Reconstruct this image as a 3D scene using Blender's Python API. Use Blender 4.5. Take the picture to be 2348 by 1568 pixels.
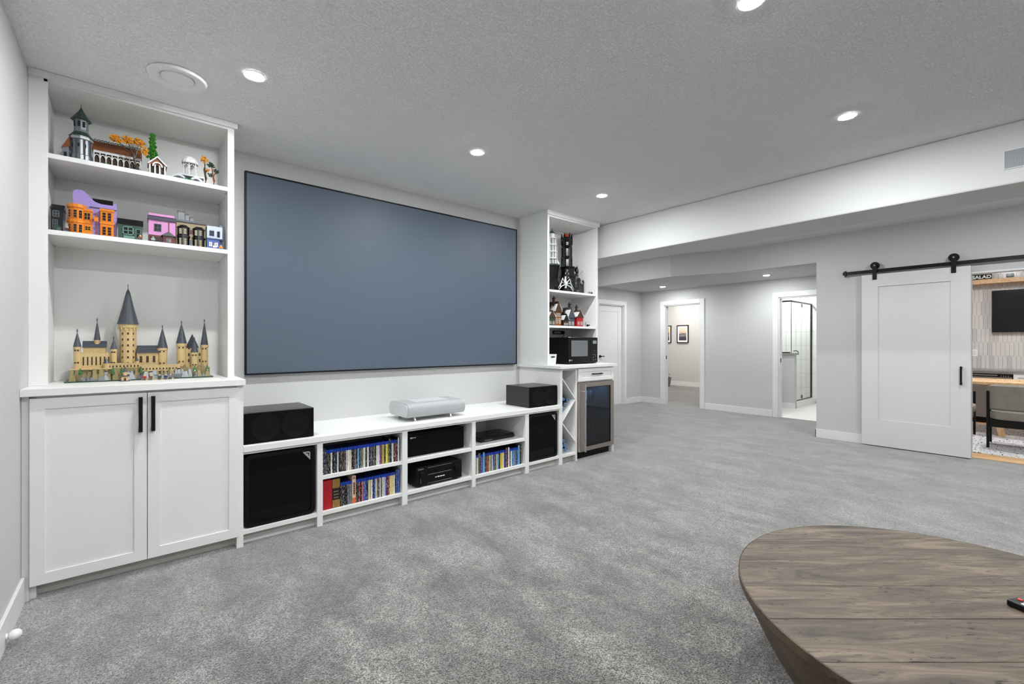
import bpy, bmesh, math, random
from mathutils import Vector, Matrix
random.seed(7)
for o in list(bpy.data.objects):
    bpy.data.objects.remove(o, do_unlink=True)
scene = bpy.context.scene
COL = scene.collection
PI = math.pi

# ------------------------------------------------------------------ camera, world, exposure
cam_d = bpy.data.cameras.new('camera')
cam = bpy.data.objects.new('camera', cam_d)
COL.objects.link(cam)
cam.location = (0, 0, 1.29)
cam.rotation_euler = (PI / 2, 0, math.radians(-40.3))
cam_d.sensor_width = 36
cam_d.lens = 1020 / 2348 * 36
cam_d.shift_y = 2 / 2348
cam_d.clip_start = 0.02
scene.camera = cam
world = bpy.data.worlds.new('world')
scene.world = world
world.use_nodes = True
world.node_tree.nodes['Background'].inputs[0].default_value = (0.8, 0.85, 0.9, 1)
world.node_tree.nodes['Background'].inputs[1].default_value = 0.3
vs = scene.view_settings
vs.view_transform = 'Standard'
vs.look = 'None'
vs.gamma = 1
vs.use_curve_mapping = False
vs.exposure = 0.3
LIGHT = 1150.0          # emission of the recessed lamp lenses

# ------------------------------------------------------------------ key dimensions
XL, WY, CE = -0.43, 3.91, 2.742     # left wall, media wall, ceiling
FY, UY = 3.255, 3.44                # base units front, hutch front
RX, HX, HY = 7.12, 8.49, 5.63       # barn door wall, hall wall, hall end wall
BX0, BX1, BZ = 4.40, 4.86, 2.335    # bulkhead beam
HC = 2.389                          # hall ceiling
YB = -3.2                           # wall behind the viewer

# ------------------------------------------------------------------ materials
def lin(h):
    if isinstance(h, str):
        h = h.lstrip('#')
        c = [int(h[i:i + 2], 16) / 255 for i in (0, 2, 4)]
        return tuple(x / 12.92 if x <= .04045 else ((x + .055) / 1.055) ** 2.4 for x in c)
    return tuple(h)

MATS = {}
def mat(name, color, rough=.5, metal=0.0, spec=.5, var=.03, vscale=8.0, bump=0.0, bscale=60.0, emit=0.0, coat=0.0):
    if name in MATS:
        return MATS[name]
    m = bpy.data.materials.new(name)
    m.use_nodes = True
    nt = m.node_tree
    p = nt.nodes['Principled BSDF']
    c = lin(color)
    p.inputs['Roughness'].default_value = rough
    p.inputs['Metallic'].default_value = metal
    p.inputs['Specular IOR Level'].default_value = spec
    if coat:
        p.inputs['Coat Weight'].default_value = coat
        p.inputs['Coat Roughness'].default_value = .15
    tc = nt.nodes.new('ShaderNodeTexCoord')
    nz = nt.nodes.new('ShaderNodeTexNoise')
    nz.inputs['Scale'].default_value = vscale
    nz.inputs['Detail'].default_value = 3
    nt.links.new(tc.outputs['Object'], nz.inputs['Vector'])
    mx = nt.nodes.new('ShaderNodeMix')
    mx.data_type = 'RGBA'
    mx.inputs[6].default_value = (*[x * (1 - var) for x in c], 1)
    mx.inputs[7].default_value = (*[min(1, x * (1 + var)) for x in c], 1)
    nt.links.new(nz.outputs['Fac'], mx.inputs[0])
    nt.links.new(mx.outputs[2], p.inputs['Base Color'])
    if bump:
        b = nt.nodes.new('ShaderNodeBump')
        n2 = nt.nodes.new('ShaderNodeTexNoise')
        n2.inputs['Scale'].default_value = bscale
        nt.links.new(tc.outputs['Object'], n2.inputs['Vector'])
        nt.links.new(n2.outputs['Fac'], b.inputs['Height'])
        b.inputs['Strength'].default_value = bump
        b.inputs['Distance'].default_value = .004
        nt.links.new(b.outputs['Normal'], p.inputs['Normal'])
    if emit:
        p.inputs['Emission Color'].default_value = (*c, 1)
        p.inputs['Emission Strength'].default_value = emit
    MATS[name] = m
    return m

def N(nt, kind, **kw):
    n = nt.nodes.new(kind)
    for k, v in kw.items():
        if k in n.inputs:
            n.inputs[k].default_value = v
        else:
            setattr(n, k, v)
    return n

def base_mat(name):
    m = bpy.data.materials.new(name)
    m.use_nodes = True
    MATS[name] = m
    nt = m.node_tree
    return m, nt, nt.nodes['Principled BSDF'], N(nt, 'ShaderNodeTexCoord')

def ramp(nt, stops):
    r = nt.nodes.new('ShaderNodeValToRGB')
    e = r.color_ramp.elements
    while len(e) < len(stops):
        e.new(.5)
    for i, (pos, c) in enumerate(stops):
        e[i].position = pos
        e[i].color = (*lin(c), 1)
    return r

def carpet_mat():
    m, nt, p, tc = base_mat('carpet')
    L = nt.links.new
    p.inputs['Roughness'].default_value = 1
    p.inputs['Specular IOR Level'].default_value = .05
    p.inputs['Sheen Weight'].default_value = 1.0
    p.inputs['Sheen Roughness'].default_value = .35
    fine = N(nt, 'ShaderNodeTexNoise', Scale=190.0, Detail=2.5, Roughness=.7)
    L(tc.outputs['Object'], fine.inputs['Vector'])
    mp = N(nt, 'ShaderNodeMapping')
    mp.inputs['Rotation'].default_value = (0, 0, math.radians(25))
    mp.inputs['Scale'].default_value = (1.9, 1.0, 1)
    L(tc.outputs['Object'], mp.inputs['Vector'])
    big = N(nt, 'ShaderNodeTexNoise', Scale=2.4, Detail=9.0, Roughness=.68, Distortion=.35)
    L(mp.outputs['Vector'], big.inputs['Vector'])
    med = N(nt, 'ShaderNodeTexNoise', Scale=22.0, Detail=4.0, Roughness=.65)
    L(tc.outputs['Object'], med.inputs['Vector'])
    r1 = ramp(nt, [(.37, '#272421'), (.5, '#817e7a'), (.62, '#c4c1bd')])
    L(fine.outputs['Fac'], r1.inputs['Fac'])
    r2 = ramp(nt, [(.36, '#a8a6a5'), (.5, '#d8d6d5'), (.62, '#ffffff')])
    L(big.outputs['Fac'], r2.inputs['Fac'])
    r3 = ramp(nt, [(.35, '#d4d2d1'), (.6, '#ffffff')])
    L(med.outputs['Fac'], r3.inputs['Fac'])
    a = N(nt, 'ShaderNodeMix', data_type='RGBA', blend_type='MULTIPLY')
    a.inputs[0].default_value = 1
    L(r1.outputs['Color'], a.inputs[6]); L(r2.outputs['Color'], a.inputs[7])
    b = N(nt, 'ShaderNodeMix', data_type='RGBA', blend_type='MULTIPLY')
    b.inputs[0].default_value = .8
    L(a.outputs[2], b.inputs[6]); L(r3.outputs['Color'], b.inputs[7])
    L(b.outputs[2], p.inputs['Base Color'])
    bp = N(nt, 'ShaderNodeBump', Strength=.8, Distance=.008)
    L(fine.outputs['Fac'], bp.inputs['Height'])
    L(bp.outputs['Normal'], p.inputs['Normal'])
    return m

def ceiling_mat():
    m, nt, p, tc = base_mat('ceiling_texture')
    L = nt.links.new
    p.inputs['Roughness'].default_value = .95
    p.inputs['Specular IOR Level'].default_value = .1
    p.inputs['Base Color'].default_value = (*lin('#f2f2f2'), 1)
    n = N(nt, 'ShaderNodeTexNoise', Scale=55.0, Detail=3.0, Roughness=.55)
    L(tc.outputs['Object'], n.inputs['Vector'])
    r = ramp(nt, [(.46, '#000000'), (.56, '#ffffff')])
    L(n.outputs['Fac'], r.inputs['Fac'])
    bp = N(nt, 'ShaderNodeBump', Strength=.65, Distance=.007)
    L(r.outputs['Color'], bp.inputs['Height'])
    L(bp.outputs['Normal'], p.inputs['Normal'])
    return m

def wood_mat(name, c_dark, c_mid, c_light, scale=1.0, rot=0.0, cracks=0.0, rough=.55, stretch=9.0):
    m, nt, p, tc = base_mat(name)
    L = nt.links.new
    p.inputs['Roughness'].default_value = rough
    oi = N(nt, 'ShaderNodeObjectInfo')
    mul = N(nt, 'ShaderNodeVectorMath', operation='SCALE')
    comb = N(nt, 'ShaderNodeCombineXYZ')
    L(oi.outputs['Random'], comb.inputs[0]); L(oi.outputs['Random'], comb.inputs[1]); L(oi.outputs['Random'], comb.inputs[2])
    L(comb.outputs[0], mul.inputs[0]); mul.inputs['Scale'].default_value = 37.0
    mp = N(nt, 'ShaderNodeMapping')
    mp.inputs['Rotation'].default_value = (0, 0, rot)
    L(tc.outputs['Object'], mp.inputs['Vector'])
    st = N(nt, 'ShaderNodeVectorMath', operation='MULTIPLY')
    st.inputs[1].default_value = (scale, scale * stretch, scale * stretch)
    L(mp.outputs['Vector'], st.inputs[0])
    ad = N(nt, 'ShaderNodeVectorMath', operation='ADD')
    L(st.outputs[0], ad.inputs[0]); L(mul.outputs[0], ad.inputs[1])
    n1 = N(nt, 'ShaderNodeTexNoise', Scale=2.6, Detail=8.0, Roughness=.68, Distortion=1.2)
    L(ad.outputs[0], n1.inputs['Vector'])
    r = ramp(nt, [(.30, c_dark), (.5, c_mid), (.70, c_light)])
    L(n1.outputs['Fac'], r.inputs['Fac'])
    out = r.outputs['Color']
    n2 = N(nt, 'ShaderNodeTexNoise', Scale=9.0, Detail=4.0, Roughness=.6, Distortion=2.2)
    L(ad.outputs[0], n2.inputs['Vector'])
    if cracks:
        r2 = ramp(nt, [(.33, '#2c241e'), (.39, '#ffffff')])
        L(n2.outputs['Fac'], r2.inputs['Fac'])
        mx = N(nt, 'ShaderNodeMix', data_type='RGBA', blend_type='MULTIPLY')
        mx.inputs[0].default_value = cracks
        L(out, mx.inputs[6]); L(r2.outputs['Color'], mx.inputs[7])
        out = mx.outputs[2]
    L(out, p.inputs['Base Color'])
    bp = N(nt, 'ShaderNodeBump', Strength=.25, Distance=.003)
    L(n2.outputs['Fac'], bp.inputs['Height'])
    L(bp.outputs['Normal'], p.inputs['Normal'])
    return m

def toy_mat(name, color, rough=.32):
    """glossy plastic with faint horizontal plate seams"""
    if name in MATS:
        return MATS[name]
    m, nt, p, tc = base_mat(name)
    L = nt.links.new
    c = lin(color)
    p.inputs['Roughness'].default_value = rough
    sp = N(nt, 'ShaderNodeSeparateXYZ')
    L(tc.outputs['Object'], sp.inputs[0])
    ad = N(nt, 'ShaderNodeMath', operation='ADD')
    L(sp.outputs[0], ad.inputs[0]); L(sp.outputs[1], ad.inputs[1])
    cb = N(nt, 'ShaderNodeCombineXYZ')
    L(ad.outputs[0], cb.inputs[0]); L(sp.outputs[2], cb.inputs[1])
    bk = N(nt, 'ShaderNodeTexBrick', Scale=60.0)
    bk.inputs['Color1'].default_value = (*c, 1)
    bk.inputs['Color2'].default_value = (*[x * .88 for x in c], 1)
    bk.inputs['Mortar'].default_value = (*[x * .5 for x in c], 1)
    bk.inputs['Mortar Size'].default_value = .03
    L(cb.outputs[0], bk.inputs['Vector'])
    L(bk.outputs['Color'], p.inputs['Base Color'])
    return m

def disc_mat():
    m, nt, p, tc = base_mat('disc_spine')
    L = nt.links.new
    p.inputs['Roughness'].default_value = .3
    oi = N(nt, 'ShaderNodeObjectInfo')
    sp = N(nt, 'ShaderNodeSeparateXYZ')
    L(tc.outputs['Object'], sp.inputs[0])
    cb = N(nt, 'ShaderNodeCombineXYZ')
    rz = N(nt, 'ShaderNodeMath', operation='MULTIPLY'); rz.inputs[1].default_value = 91.0
    L(oi.outputs['Random'], rz.inputs[0])
    sx = N(nt, 'ShaderNodeMath', operation='MULTIPLY'); sx.inputs[1].default_value = 300.0
    L(sp.outputs[0], sx.inputs[0])
    sz = N(nt, 'ShaderNodeMath', operation='MULTIPLY'); sz.inputs[1].default_value = 55.0
    L(sp.outputs[2], sz.inputs[0])
    L(sx.outputs[0], cb.inputs[0]); L(rz.outputs[0], cb.inputs[1]); L(sz.outputs[0], cb.inputs[2])
    n = N(nt, 'ShaderNodeTexNoise', Scale=1.0, Detail=2.0, Roughness=.6)
    L(cb.outputs[0], n.inputs['Vector'])
    r = ramp(nt, [(.56, '#000000'), (.61, '#ffffff')])
    L(n.outputs['Fac'], r.inputs['Fac'])
    inv = N(nt, 'ShaderNodeMix', data_type='RGBA', blend_type='DIFFERENCE')
    inv.inputs[0].default_value = .72
    L(oi.outputs['Color'], inv.inputs[6]); inv.inputs[7].default_value = (.8, .78, .74, 1)
    mx = N(nt, 'ShaderNodeMix', data_type='RGBA')
    fm = N(nt, 'ShaderNodeMath', operation='MULTIPLY'); fm.inputs[1].default_value = .75
    L(r.outputs['Color'], fm.inputs[0])
    L(fm.outputs[0], mx.inputs[0]); L(oi.outputs['Color'], mx.inputs[6]); L(inv.outputs[2], mx.inputs[7])
    L(mx.outputs[2], p.inputs['Base Color'])
    return m

def glass_mat(name, tint, opacity, rough=.02):
    """thin sheet: mostly see-through, glossy reflection by fresnel"""
    m = bpy.data.materials.new(name); m.use_nodes = True; MATS[name] = m
    nt = m.node_tree; nt.nodes.clear(); L = nt.links.new
    out = N(nt, 'ShaderNodeOutputMaterial')
    tr = N(nt, 'ShaderNodeBsdfTransparent'); tr.inputs[0].default_value = (*lin(tint), 1)
    gl = N(nt, 'ShaderNodeBsdfGlossy'); gl.inputs['Roughness'].default_value = rough
    lw = N(nt, 'ShaderNodeLayerWeight'); lw.inputs['Blend'].default_value = .5
    pw_ = N(nt, 'ShaderNodeMath', operation='POWER'); pw_.inputs[1].default_value = 5.0
    L(lw.outputs['Facing'], pw_.inputs[0])
    a = N(nt, 'ShaderNodeMath', operation='MULTIPLY_ADD'); a.inputs[1].default_value = .9; a.inputs[2].default_value = opacity; a.use_clamp = True
    L(pw_.outputs[0], a.inputs[0])
    mx = N(nt, 'ShaderNodeMixShader')
    L(a.outputs[0], mx.inputs[0]); L(tr.outputs[0], mx.inputs[1]); L(gl.outputs[0], mx.inputs[2])
    L(mx.outputs[0], out.inputs['Surface'])
    return m

def grille_mat(name, c1, c2, scale, rough=.7):
    m, nt, p, tc = base_mat(name)
    L = nt.links.new
    p.inputs['Roughness'].default_value = rough
    v = N(nt, 'ShaderNodeTexVoronoi', Scale=scale)
    v.inputs['Randomness'].default_value = .15
    L(tc.outputs['Object'], v.inputs['Vector'])
    r = ramp(nt, [(.25, c2), (.45, c1)])
    L(v.outputs['Distance'], r.inputs['Fac'])
    L(r.outputs['Color'], p.inputs['Base Color'])
    return m

def print_mat(name, stops, nscale, z0, z1):
    """flat printed picture: bands by height broken up by noise"""
    m, nt, p, tc = base_mat(name)
    L = nt.links.new
    p.inputs['Roughness'].default_value = .4
    sp = N(nt, 'ShaderNodeSeparateXYZ'); L(tc.outputs['Object'], sp.inputs[0])
    mr = N(nt, 'ShaderNodeMapRange'); mr.inputs[1].default_value = z0; mr.inputs[2].default_value = z1
    L(sp.outputs[2], mr.inputs[0])
    n = N(nt, 'ShaderNodeTexNoise', Scale=nscale, Detail=5.0, Roughness=.7)
    mp = N(nt, 'ShaderNodeMapping'); mp.inputs['Scale'].default_value = (1, 1, 4)
    L(tc.outputs['Object'], mp.inputs['Vector']); L(mp.outputs[0], n.inputs['Vector'])
    s = N(nt, 'ShaderNodeMath', operation='MULTIPLY_ADD'); s.inputs[1].default_value = .55; 
    L(n.outputs['Fac'], s.inputs[0])
    s2 = N(nt, 'ShaderNodeMath', operation='SUBTRACT'); s2.inputs[1].default_value = .275
    L(mr.outputs[0], s.inputs[2]); L(s.outputs[0], s2.inputs[0])
    r = ramp(nt, stops)
    L(s2.outputs[0], r.inputs['Fac']); L(r.outputs['Color'], p.inputs['Base Color'])
    return m

def rug_mat():
    m, nt, p, tc = base_mat('rug_weave')
    L = nt.links.new
    p.inputs['Roughness'].default_value = 1
    mp = N(nt, 'ShaderNodeMapping'); mp.inputs['Scale'].default_value = (7, 22, 1)
    L(tc.outputs['Object'], mp.inputs[0])
    n = N(nt, 'ShaderNodeTexNoise', Scale=2.2, Detail=1.0)
    L(mp.outputs[0], n.inputs['Vector'])
    r = ramp(nt, [(.62, '#d5d2d3'), (.66, '#2c2b2c')])
    L(n.outputs['Fac'], r.inputs['Fac']); L(r.outputs['Color'], p.inputs['Base Color'])
    return m

M_wall = mat('wall_paint', '#c2c2c2', .7, var=.012, vscale=2, bump=.05, bscale=220)
M_cab = mat('white_lacquer', '#e6e6e4', .38, var=.008, vscale=2)
M_trim = mat('trim_paint', '#dedede', .4, var=.01)
M_kick_shaded = mat('toe_kick_shaded', '#cfcbc6', .6, var=.03)  # darker grey-beige than the cabinets, recess shade put into the colour
M_ceil = ceiling_mat()
M_carpet = carpet_mat()
M_black = mat('black_metal', '#070708', .45, spec=.25, var=.1, vscale=30)
M_blackgloss = mat('black_gloss', '#050607', .16, spec=.35, var=.1)
M_blackplastic = mat('black_plastic', '#08090a', .4, spec=.25, var=.1, vscale=40)
M_spkvinyl = mat('speaker_vinyl', '#1b1c1e', .3, var=.08, vscale=50)
M_cloth = mat('speaker_cloth', '#0d0e10', .9, spec=.1, var=.2, vscale=700, bump=.25, bscale=900)
M_cone = mat('speaker_cone', '#030304', .6, spec=.2)
M_screen = mat('screen_fabric', '#525d6b', .5, var=.015, vscale=1.5, spec=.35)
M_silver = mat('silver_cloth', '#a8aaac', .6, var=.06, vscale=300, bump=.2, bscale=600)
M_silverp = mat('silver_plastic', '#c4c6c8', .35)
M_steel = mat('brushed_steel', '#b4aca4', .33, metal=1.0, var=.06, vscale=90)
M_chrome = mat('chrome', '#d9d9da', .15, metal=1.0)
M_white_plastic = mat('white_plastic', '#f0f0ee', .35)
M_greyplastic = mat('grey_plastic', '#8b8e92', .4)
M_lens = mat('lamp_lens', '#fbfeff', .4, emit=LIGHT)
M_lens_hall = mat('lamp_lens_hall', '#fbfeff', .4, emit=LIGHT * .75)
M_lens_bath = mat('lamp_lens_bath', '#fbfeff', .4, emit=LIGHT * 1.0)
M_fill_dining = mat('fill_lens_dining', '#fbfeff', .4, emit=LIGHT * 1.15)  # lens of the fill lamps added in the dining room
M_fill_bed = mat('fill_lens_bedroom', '#fffaf2', .4, emit=LIGHT * 1.3)  # lens of the fill lamps added in the far bedroom
M_letter = mat('white_lettering', '#f4f4f2', .5)
M_silverletter = mat('silver_lettering', '#c8cacd', .35, metal=.6)
M_bluecase = mat('blue_case', '#1c3fa8', .22, var=.12)
M_navycase = mat('navy_case', '#0c1746', .25, var=.12)
M_darkcase = mat('dark_case', '#1b1c22', .3)
M_disc = disc_mat()
M_table = wood_mat('weathered_plank', '#2a231d', '#53473b', '#776856', 1.0, math.radians(40.3), 1.0, .6, 7.0)
M_tableside = wood_mat('drum_side_wood', '#2c221a', '#4c3c2d', '#685642', 1.2, math.radians(40.3), .5, .5, 1.0)
M_oak = wood_mat('light_oak', '#b98f63', '#d9b285', '#e9c9a0', 1.0, 0, 0, .45, 10.0)
M_oakfloor = wood_mat('oak_floor', '#b58a5e', '#d2a877', '#e0bb8e', .8, PI / 2, 0, .4, 10.0)
M_rug = rug_mat()
M_uph = mat('taupe_velvet', '#86807a', .9, var=.18, vscale=14, bump=.15, bscale=200)
M_ptile = mat('picket_glaze', '#d8d2ce', .2, var=.06, vscale=3, bump=.06, bscale=12)
M_ptile2 = mat('picket_glaze_grey', '#c9c3c0', .2, var=.06, vscale=3, bump=.06, bscale=12)
M_grout = mat('grout', '#8f8681', .9)
M_btile = mat('white_glazed_tile', '#eeece8', .15, var=.02)
M_bgrout = mat('pale_grout', '#b3afaa', .9)
M_bfloor = mat('bath_vinyl', '#dfdbd5', .4, var=.03)
M_quartz = mat('grey_quartz', '#8d8a88', .25, var=.12, vscale=60)
M_showerglass = glass_mat('shower_glass', '#f8faf9', .02)
M_fridgeglass = glass_mat('tinted_fridge_glass', '#64808f', .07, .03)
M_bowlglass = glass_mat('bowl_glass', '#e8ecec', .05)
M_fridgein = mat('fridge_liner', '#3f5462', .5)
M_bottle = mat('blue_bottle', '#0e2a52', .12, var=.2, vscale=40)
M_cap = mat('pale_blue_cap', '#7ba3c4', .25)
M_grillew = grille_mat('perforated_grille', '#a9aeb1', '#7d8286', 260)

# ------------------------------------------------------------------ geometry helpers
ORG = {}
class MB:
    def __init__(s):
        s.v, s.f, s.m = [], [], []
    def add(s, vs_, fs, mi=0):
        o = len(s.v)
        s.v += [tuple(v) for v in vs_]
        s.f += [tuple(i + o for i in f) for f in fs]
        s.m += [mi] * len(fs)
        return s
    def box(s, x0, x1, y0, y1, z0, z1, mi=0):
        return s.add([(x, y, z) for z in (z0, z1) for y in (y0, y1) for x in (x0, x1)],
                     [(0, 2, 3, 1), (4, 5, 7, 6), (0, 1, 5, 4), (2, 6, 7, 3), (0, 4, 6, 2), (1, 3, 7, 5)], mi)
    def cyl(s, c, r, h, axis='z', n=20, mi=0, r2=None):
        r2 = r if r2 is None else r2
        return s.lathe([(0, 0), (r, 0), (r2, h), (0, h)], c, n, mi, axis)
    def lathe(s, prof, c, n=24, mi=0, axis='z'):
        vs_, fs, rings = [], [], []
        for r, z in prof:
            if r < 1e-6:
                rings.append([len(vs_)]); vs_.append((0, 0, z))
            else:
                rings.append(list(range(len(vs_), len(vs_) + n)))
                vs_ += [(r * math.cos(2 * PI * k / n), r * math.sin(2 * PI * k / n), z) for k in range(n)]
        for a, b in zip(rings, rings[1:]):
            for k in range(n):
                k2 = (k + 1) % n
                if len(a) == 1 and len(b) == 1: continue
                if len(a) == 1: fs.append((a[0], b[k2], b[k]))
                elif len(b) == 1: fs.append((a[k], a[k2], b[0]))
                else: fs.append((a[k], a[k2], b[k2], b[k]))
        if axis == 'y': vs_ = [(x, z, -y) for x, y, z in vs_]
        if axis == 'x': vs_ = [(z, x, y) for x, y, z in vs_]
        return s.add([(x + c[0], y + c[1], z + c[2]) for x, y, z in vs_], fs, mi)
    def prism(s, poly, axis, a, b, mi=0):
        n = len(poly)
        def P(p, t):
            return {'x': (t, p[0], p[1]), 'y': (p[0], t, p[1]), 'z': (p[0], p[1], t)}[axis]
        vs_ = [P(p, a) for p in poly] + [P(p, b) for p in poly]
        fs = [tuple(range(n - 1, -1, -1)), tuple(range(n, 2 * n))]
        fs += [(k, (k + 1) % n, n + (k + 1) % n, n + k) for k in range(n)]
        return s.add(vs_, fs, mi)
    def tube(s, pts, r, n=8, mi=0):
        pts = [Vector(p) for p in pts]
        vs_, fs = [], []
        for i, p in enumerate(pts):
            t = (pts[min(i + 1, len(pts) - 1)] - pts[max(i - 1, 0)]).normalized()
            u = t.cross(Vector((0, 0, 1)))
            if u.length < 1e-3: u = t.cross(Vector((1, 0, 0)))
            u.normalize(); w = t.cross(u)
            rr = r[i] if isinstance(r, (list, tuple)) else r
            vs_ += [p + rr * (u * math.cos(2 * PI * k / n) + w * math.sin(2 * PI * k / n)) for k in range(n)]
        for i in range(len(pts) - 1):
            for k in range(n):
                k2 = (k + 1) % n
                fs.append((i * n + k, i * n + k2, (i + 1) * n + k2, (i + 1) * n + k))
        fs.append(tuple(range(n - 1, -1, -1))); fs.append(tuple(len(vs_) - n + k for k in range(n)))
        return s.add(vs_, fs, mi)
    def ball(s, c, r, n=12, mi=0, sz=1.0):
        h = max(4, n // 2)
        prof = [(r * math.sin(PI * k / h), -r * sz * math.cos(PI * k / h)) for k in range(h + 1)]
        prof[0] = (0, -r * sz); prof[-1] = (0, r * sz)
        return s.lathe(prof, c, n, mi)
    def build(s, name, mats, parent=None, bevel=0.0, smooth=False, seg=2, loc=None):
        me = bpy.data.meshes.new(name)
        if parent is not None: org = ORG[parent.name]
        elif loc is not None: org = Vector(loc)
        else:
            xs, ys, zs = zip(*s.v)
            org = Vector(((min(xs) + max(xs)) / 2, (min(ys) + max(ys)) / 2, min(zs)))
        me.from_pydata([tuple(Vector(v) - org) for v in s.v], [], s.f)
        for m in (mats if isinstance(mats, (list, tuple)) else [mats]):
            me.materials.append(m)
        me.polygons.foreach_set('material_index', s.m)
        bm = bmesh.new(); bm.from_mesh(me)
        bmesh.ops.recalc_face_normals(bm, faces=bm.faces)
        if bevel:
            es = [e for e in bm.edges if len(e.link_faces) == 2 and e.calc_face_angle(0) > .5]
            bmesh.ops.bevel(bm, geom=es, offset=bevel, segments=seg, affect='EDGES', profile=.5, clamp_overlap=True)
        if smooth:
            for f in bm.faces: f.smooth = True
            for e in bm.edges:
                if len(e.link_faces) == 2 and e.calc_face_angle(0) > .6: e.smooth = False
        bm.to_mesh(me); bm.free()
        o = bpy.data.objects.new(name, me)
        COL.objects.link(o)
        if parent is not None: o.parent = parent
        else: o.location = org
        ORG[o.name] = org
        return o

def tag(o, label, cat, group=None):
    o['label'] = label; o['category'] = cat
    if group: o['group'] = group
    return o
def thing(name, label, cat, loc, group=None):
    o = bpy.data.objects.new(name, None)
    o.empty_display_size = .05
    COL.objects.link(o); o.location = loc
    ORG[o.name] = Vector(loc)
    return tag(o, label, cat, group)
def struct(o, label=None):
    o['kind'] = 'structure'
    if label: o['label'] = label
    return o
def B(x0, x1, y0, y1, z0, z1):
    return MB().box(x0, x1, y0, y1, z0, z1)
def text(s, size, loc, facing, m, parent, name='lettering', width=None, bold=0.0, ext=.0006):
    cu = bpy.data.curves.new(name, 'FONT')
    cu.body = s; cu.size = size; cu.extrude = ext; cu.offset = bold; cu.align_x = 'CENTER'; cu.align_y = 'CENTER'
    t = bpy.data.objects.new(name, cu); COL.objects.link(t)
    bpy.context.view_layer.update()
    me = bpy.data.meshes.new_from_object(t.evaluated_get(bpy.context.evaluated_depsgraph_get()))
    bpy.data.objects.remove(t, do_unlink=True); bpy.data.curves.remove(cu)
    me.materials.clear(); me.materials.append(m)
    R = {'-y': Matrix(((1, 0, 0), (0, 0, -1), (0, 1, 0))), '-x': Matrix(((0, 0, -1), (-1, 0, 0), (0, 1, 0))),
         'z': Matrix.Identity(3)}[facing]
    k = 1.0
    if width:
        xs = [v.co.x for v in me.vertices]; k = width / (max(xs) - min(xs))
    for v in me.vertices:
        c = v.co.copy(); c.x *= k
        v.co = R @ c + Vector(loc) - ORG[parent.name]
    me.name = name
    o = bpy.data.objects.new(name, me); COL.objects.link(o); o.parent = parent
    ORG[o.name] = ORG[parent.name]
    return o

def recess_panel_x(mb, x, y0, y1, z0, z1, d, w):   # frame of a shaker face looking toward -x (outer box minus panel)
    mb.box(x, x + d, y0, y1, z0, z0 + w); mb.box(x, x + d, y0, y1, z1 - w, z1)
    mb.box(x, x + d, y0, y0 + w, z0 + w, z1 - w); mb.box(x, x + d, y1 - w, y1, z0 + w, z1 - w)

# ================================================================== THE SETTING
struct(B(XL, HX + .06, YB, HY, -.06, 0).build('floor', M_carpet), 'grey mottled carpet')
struct(B(HX + .0605, 12.6, 4.05, 9.0, -.06, 0).build('floor_bedroom', M_carpet), 'grey carpet of the far bedroom')
struct(B(HX + .0605, 11.2, 1.9, 3.98, -.06, .004).build('floor_bathroom', M_bfloor), 'pale bathroom floor')
struct(B(7.18, 11.2, YB, 1.84, .0004, .006).build('floor_dining', M_oakfloor), 'light oak floor of the dining room')
struct(B(XL, RX, YB, HY, CE, CE + .08).build('ceiling', M_ceil), 'white textured ceiling')
hl = [(RX, 1.95), (RX, 3.08), (6.92, 3.53), (6.79, 3.93), (6.84, 4.72), (6.90, HY), (HX + .06, HY), (HX + .06, 1.95)]
struct(MB().prism(hl, 'z', HC, CE - .001).build('ceiling_hall', M_wall), 'lowered hall ceiling with stepped front face')
struct(B(HX + .12, 12.6, 4.0, 9.1, 2.742, 2.8).build('ceiling_bedroom', M_wall))
struct(B(HX + .12, 11.3, 1.85, 3.98, 2.5, 2.56).build('ceiling_bathroom', M_wall))
struct(B(RX + .12, 11.3, YB, 1.9, 2.743, 2.8).build('ceiling_dining', M_wall))
struct(B(BX0, BX1, YB, HY, BZ, CE).build('trim_1', mat('bulkhead_paint', '#d6d6d6', .6, var=.01), bevel=.012), 'white boxed bulkhead beam below the ceiling')

struct(B(XL - .12, XL, YB, WY + .12, 0, CE).build('wall_left', M_wall))
struct(B(XL, 4.36, WY, WY + .12, 0, CE).build('wall_back', M_wall), 'media wall behind the screen')
struct(B(XL - .12, 11.2, YB - .12, YB, 0, CE).build('wall_rear', M_wall))
w = MB()     # barn door wall with opening
OY0, OY1, OZ = -.46, .47, 2.08
w.box(RX, RX + .12, YB, OY0, 0, CE); w.box(RX, RX + .12, OY1, 1.95, 0, CE); w.box(RX, RX + .12, OY0, OY1, OZ, CE)
w.box(RX + .12, HX + .12, 1.83, 1.95, 0, CE)
struct(w.build('wall_right', M_wall), 'wall behind the sliding barn door')
w = MB()     # hall wall with two doorways
D2a, D2b, Ba, Bb, DZ = 4.279, 5.063, 2.06, 2.887, 2.075
for y0, y1, z0 in ((1.83, Ba, 0), (Bb, D2a, 0), (D2b, 9.1, 0), (Ba, Bb, DZ), (D2a, D2b, DZ)):
    w.box(HX, HX + .12, y0, y1, z0, CE)
struct(w.build('wall_hall', M_wall), 'far hall wall with two doorways')
w = MB()     # hall end wall with closed door
D1a, D1b = 7.02, 7.86
for x0, x1, z0 in ((4.0, D1a, 0), (D1b, HX, 0), (D1a, D1b, DZ)):
    w.box(x0, x1, HY, HY + .12, z0, CE)
struct(w.build('wall_hall_end', M_wall))
struct(B(4.0, 4.12, WY + .12, HY, 0, CE).build('wall_hall_side', M_wall))
struct(MB().box(12.5, 12.62, 4.0, 9.1, 0, 2.75).box(HX + .12, 12.5, 9.0, 9.12, 0, 2.75).build('wall_bedroom', M_wall))
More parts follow.
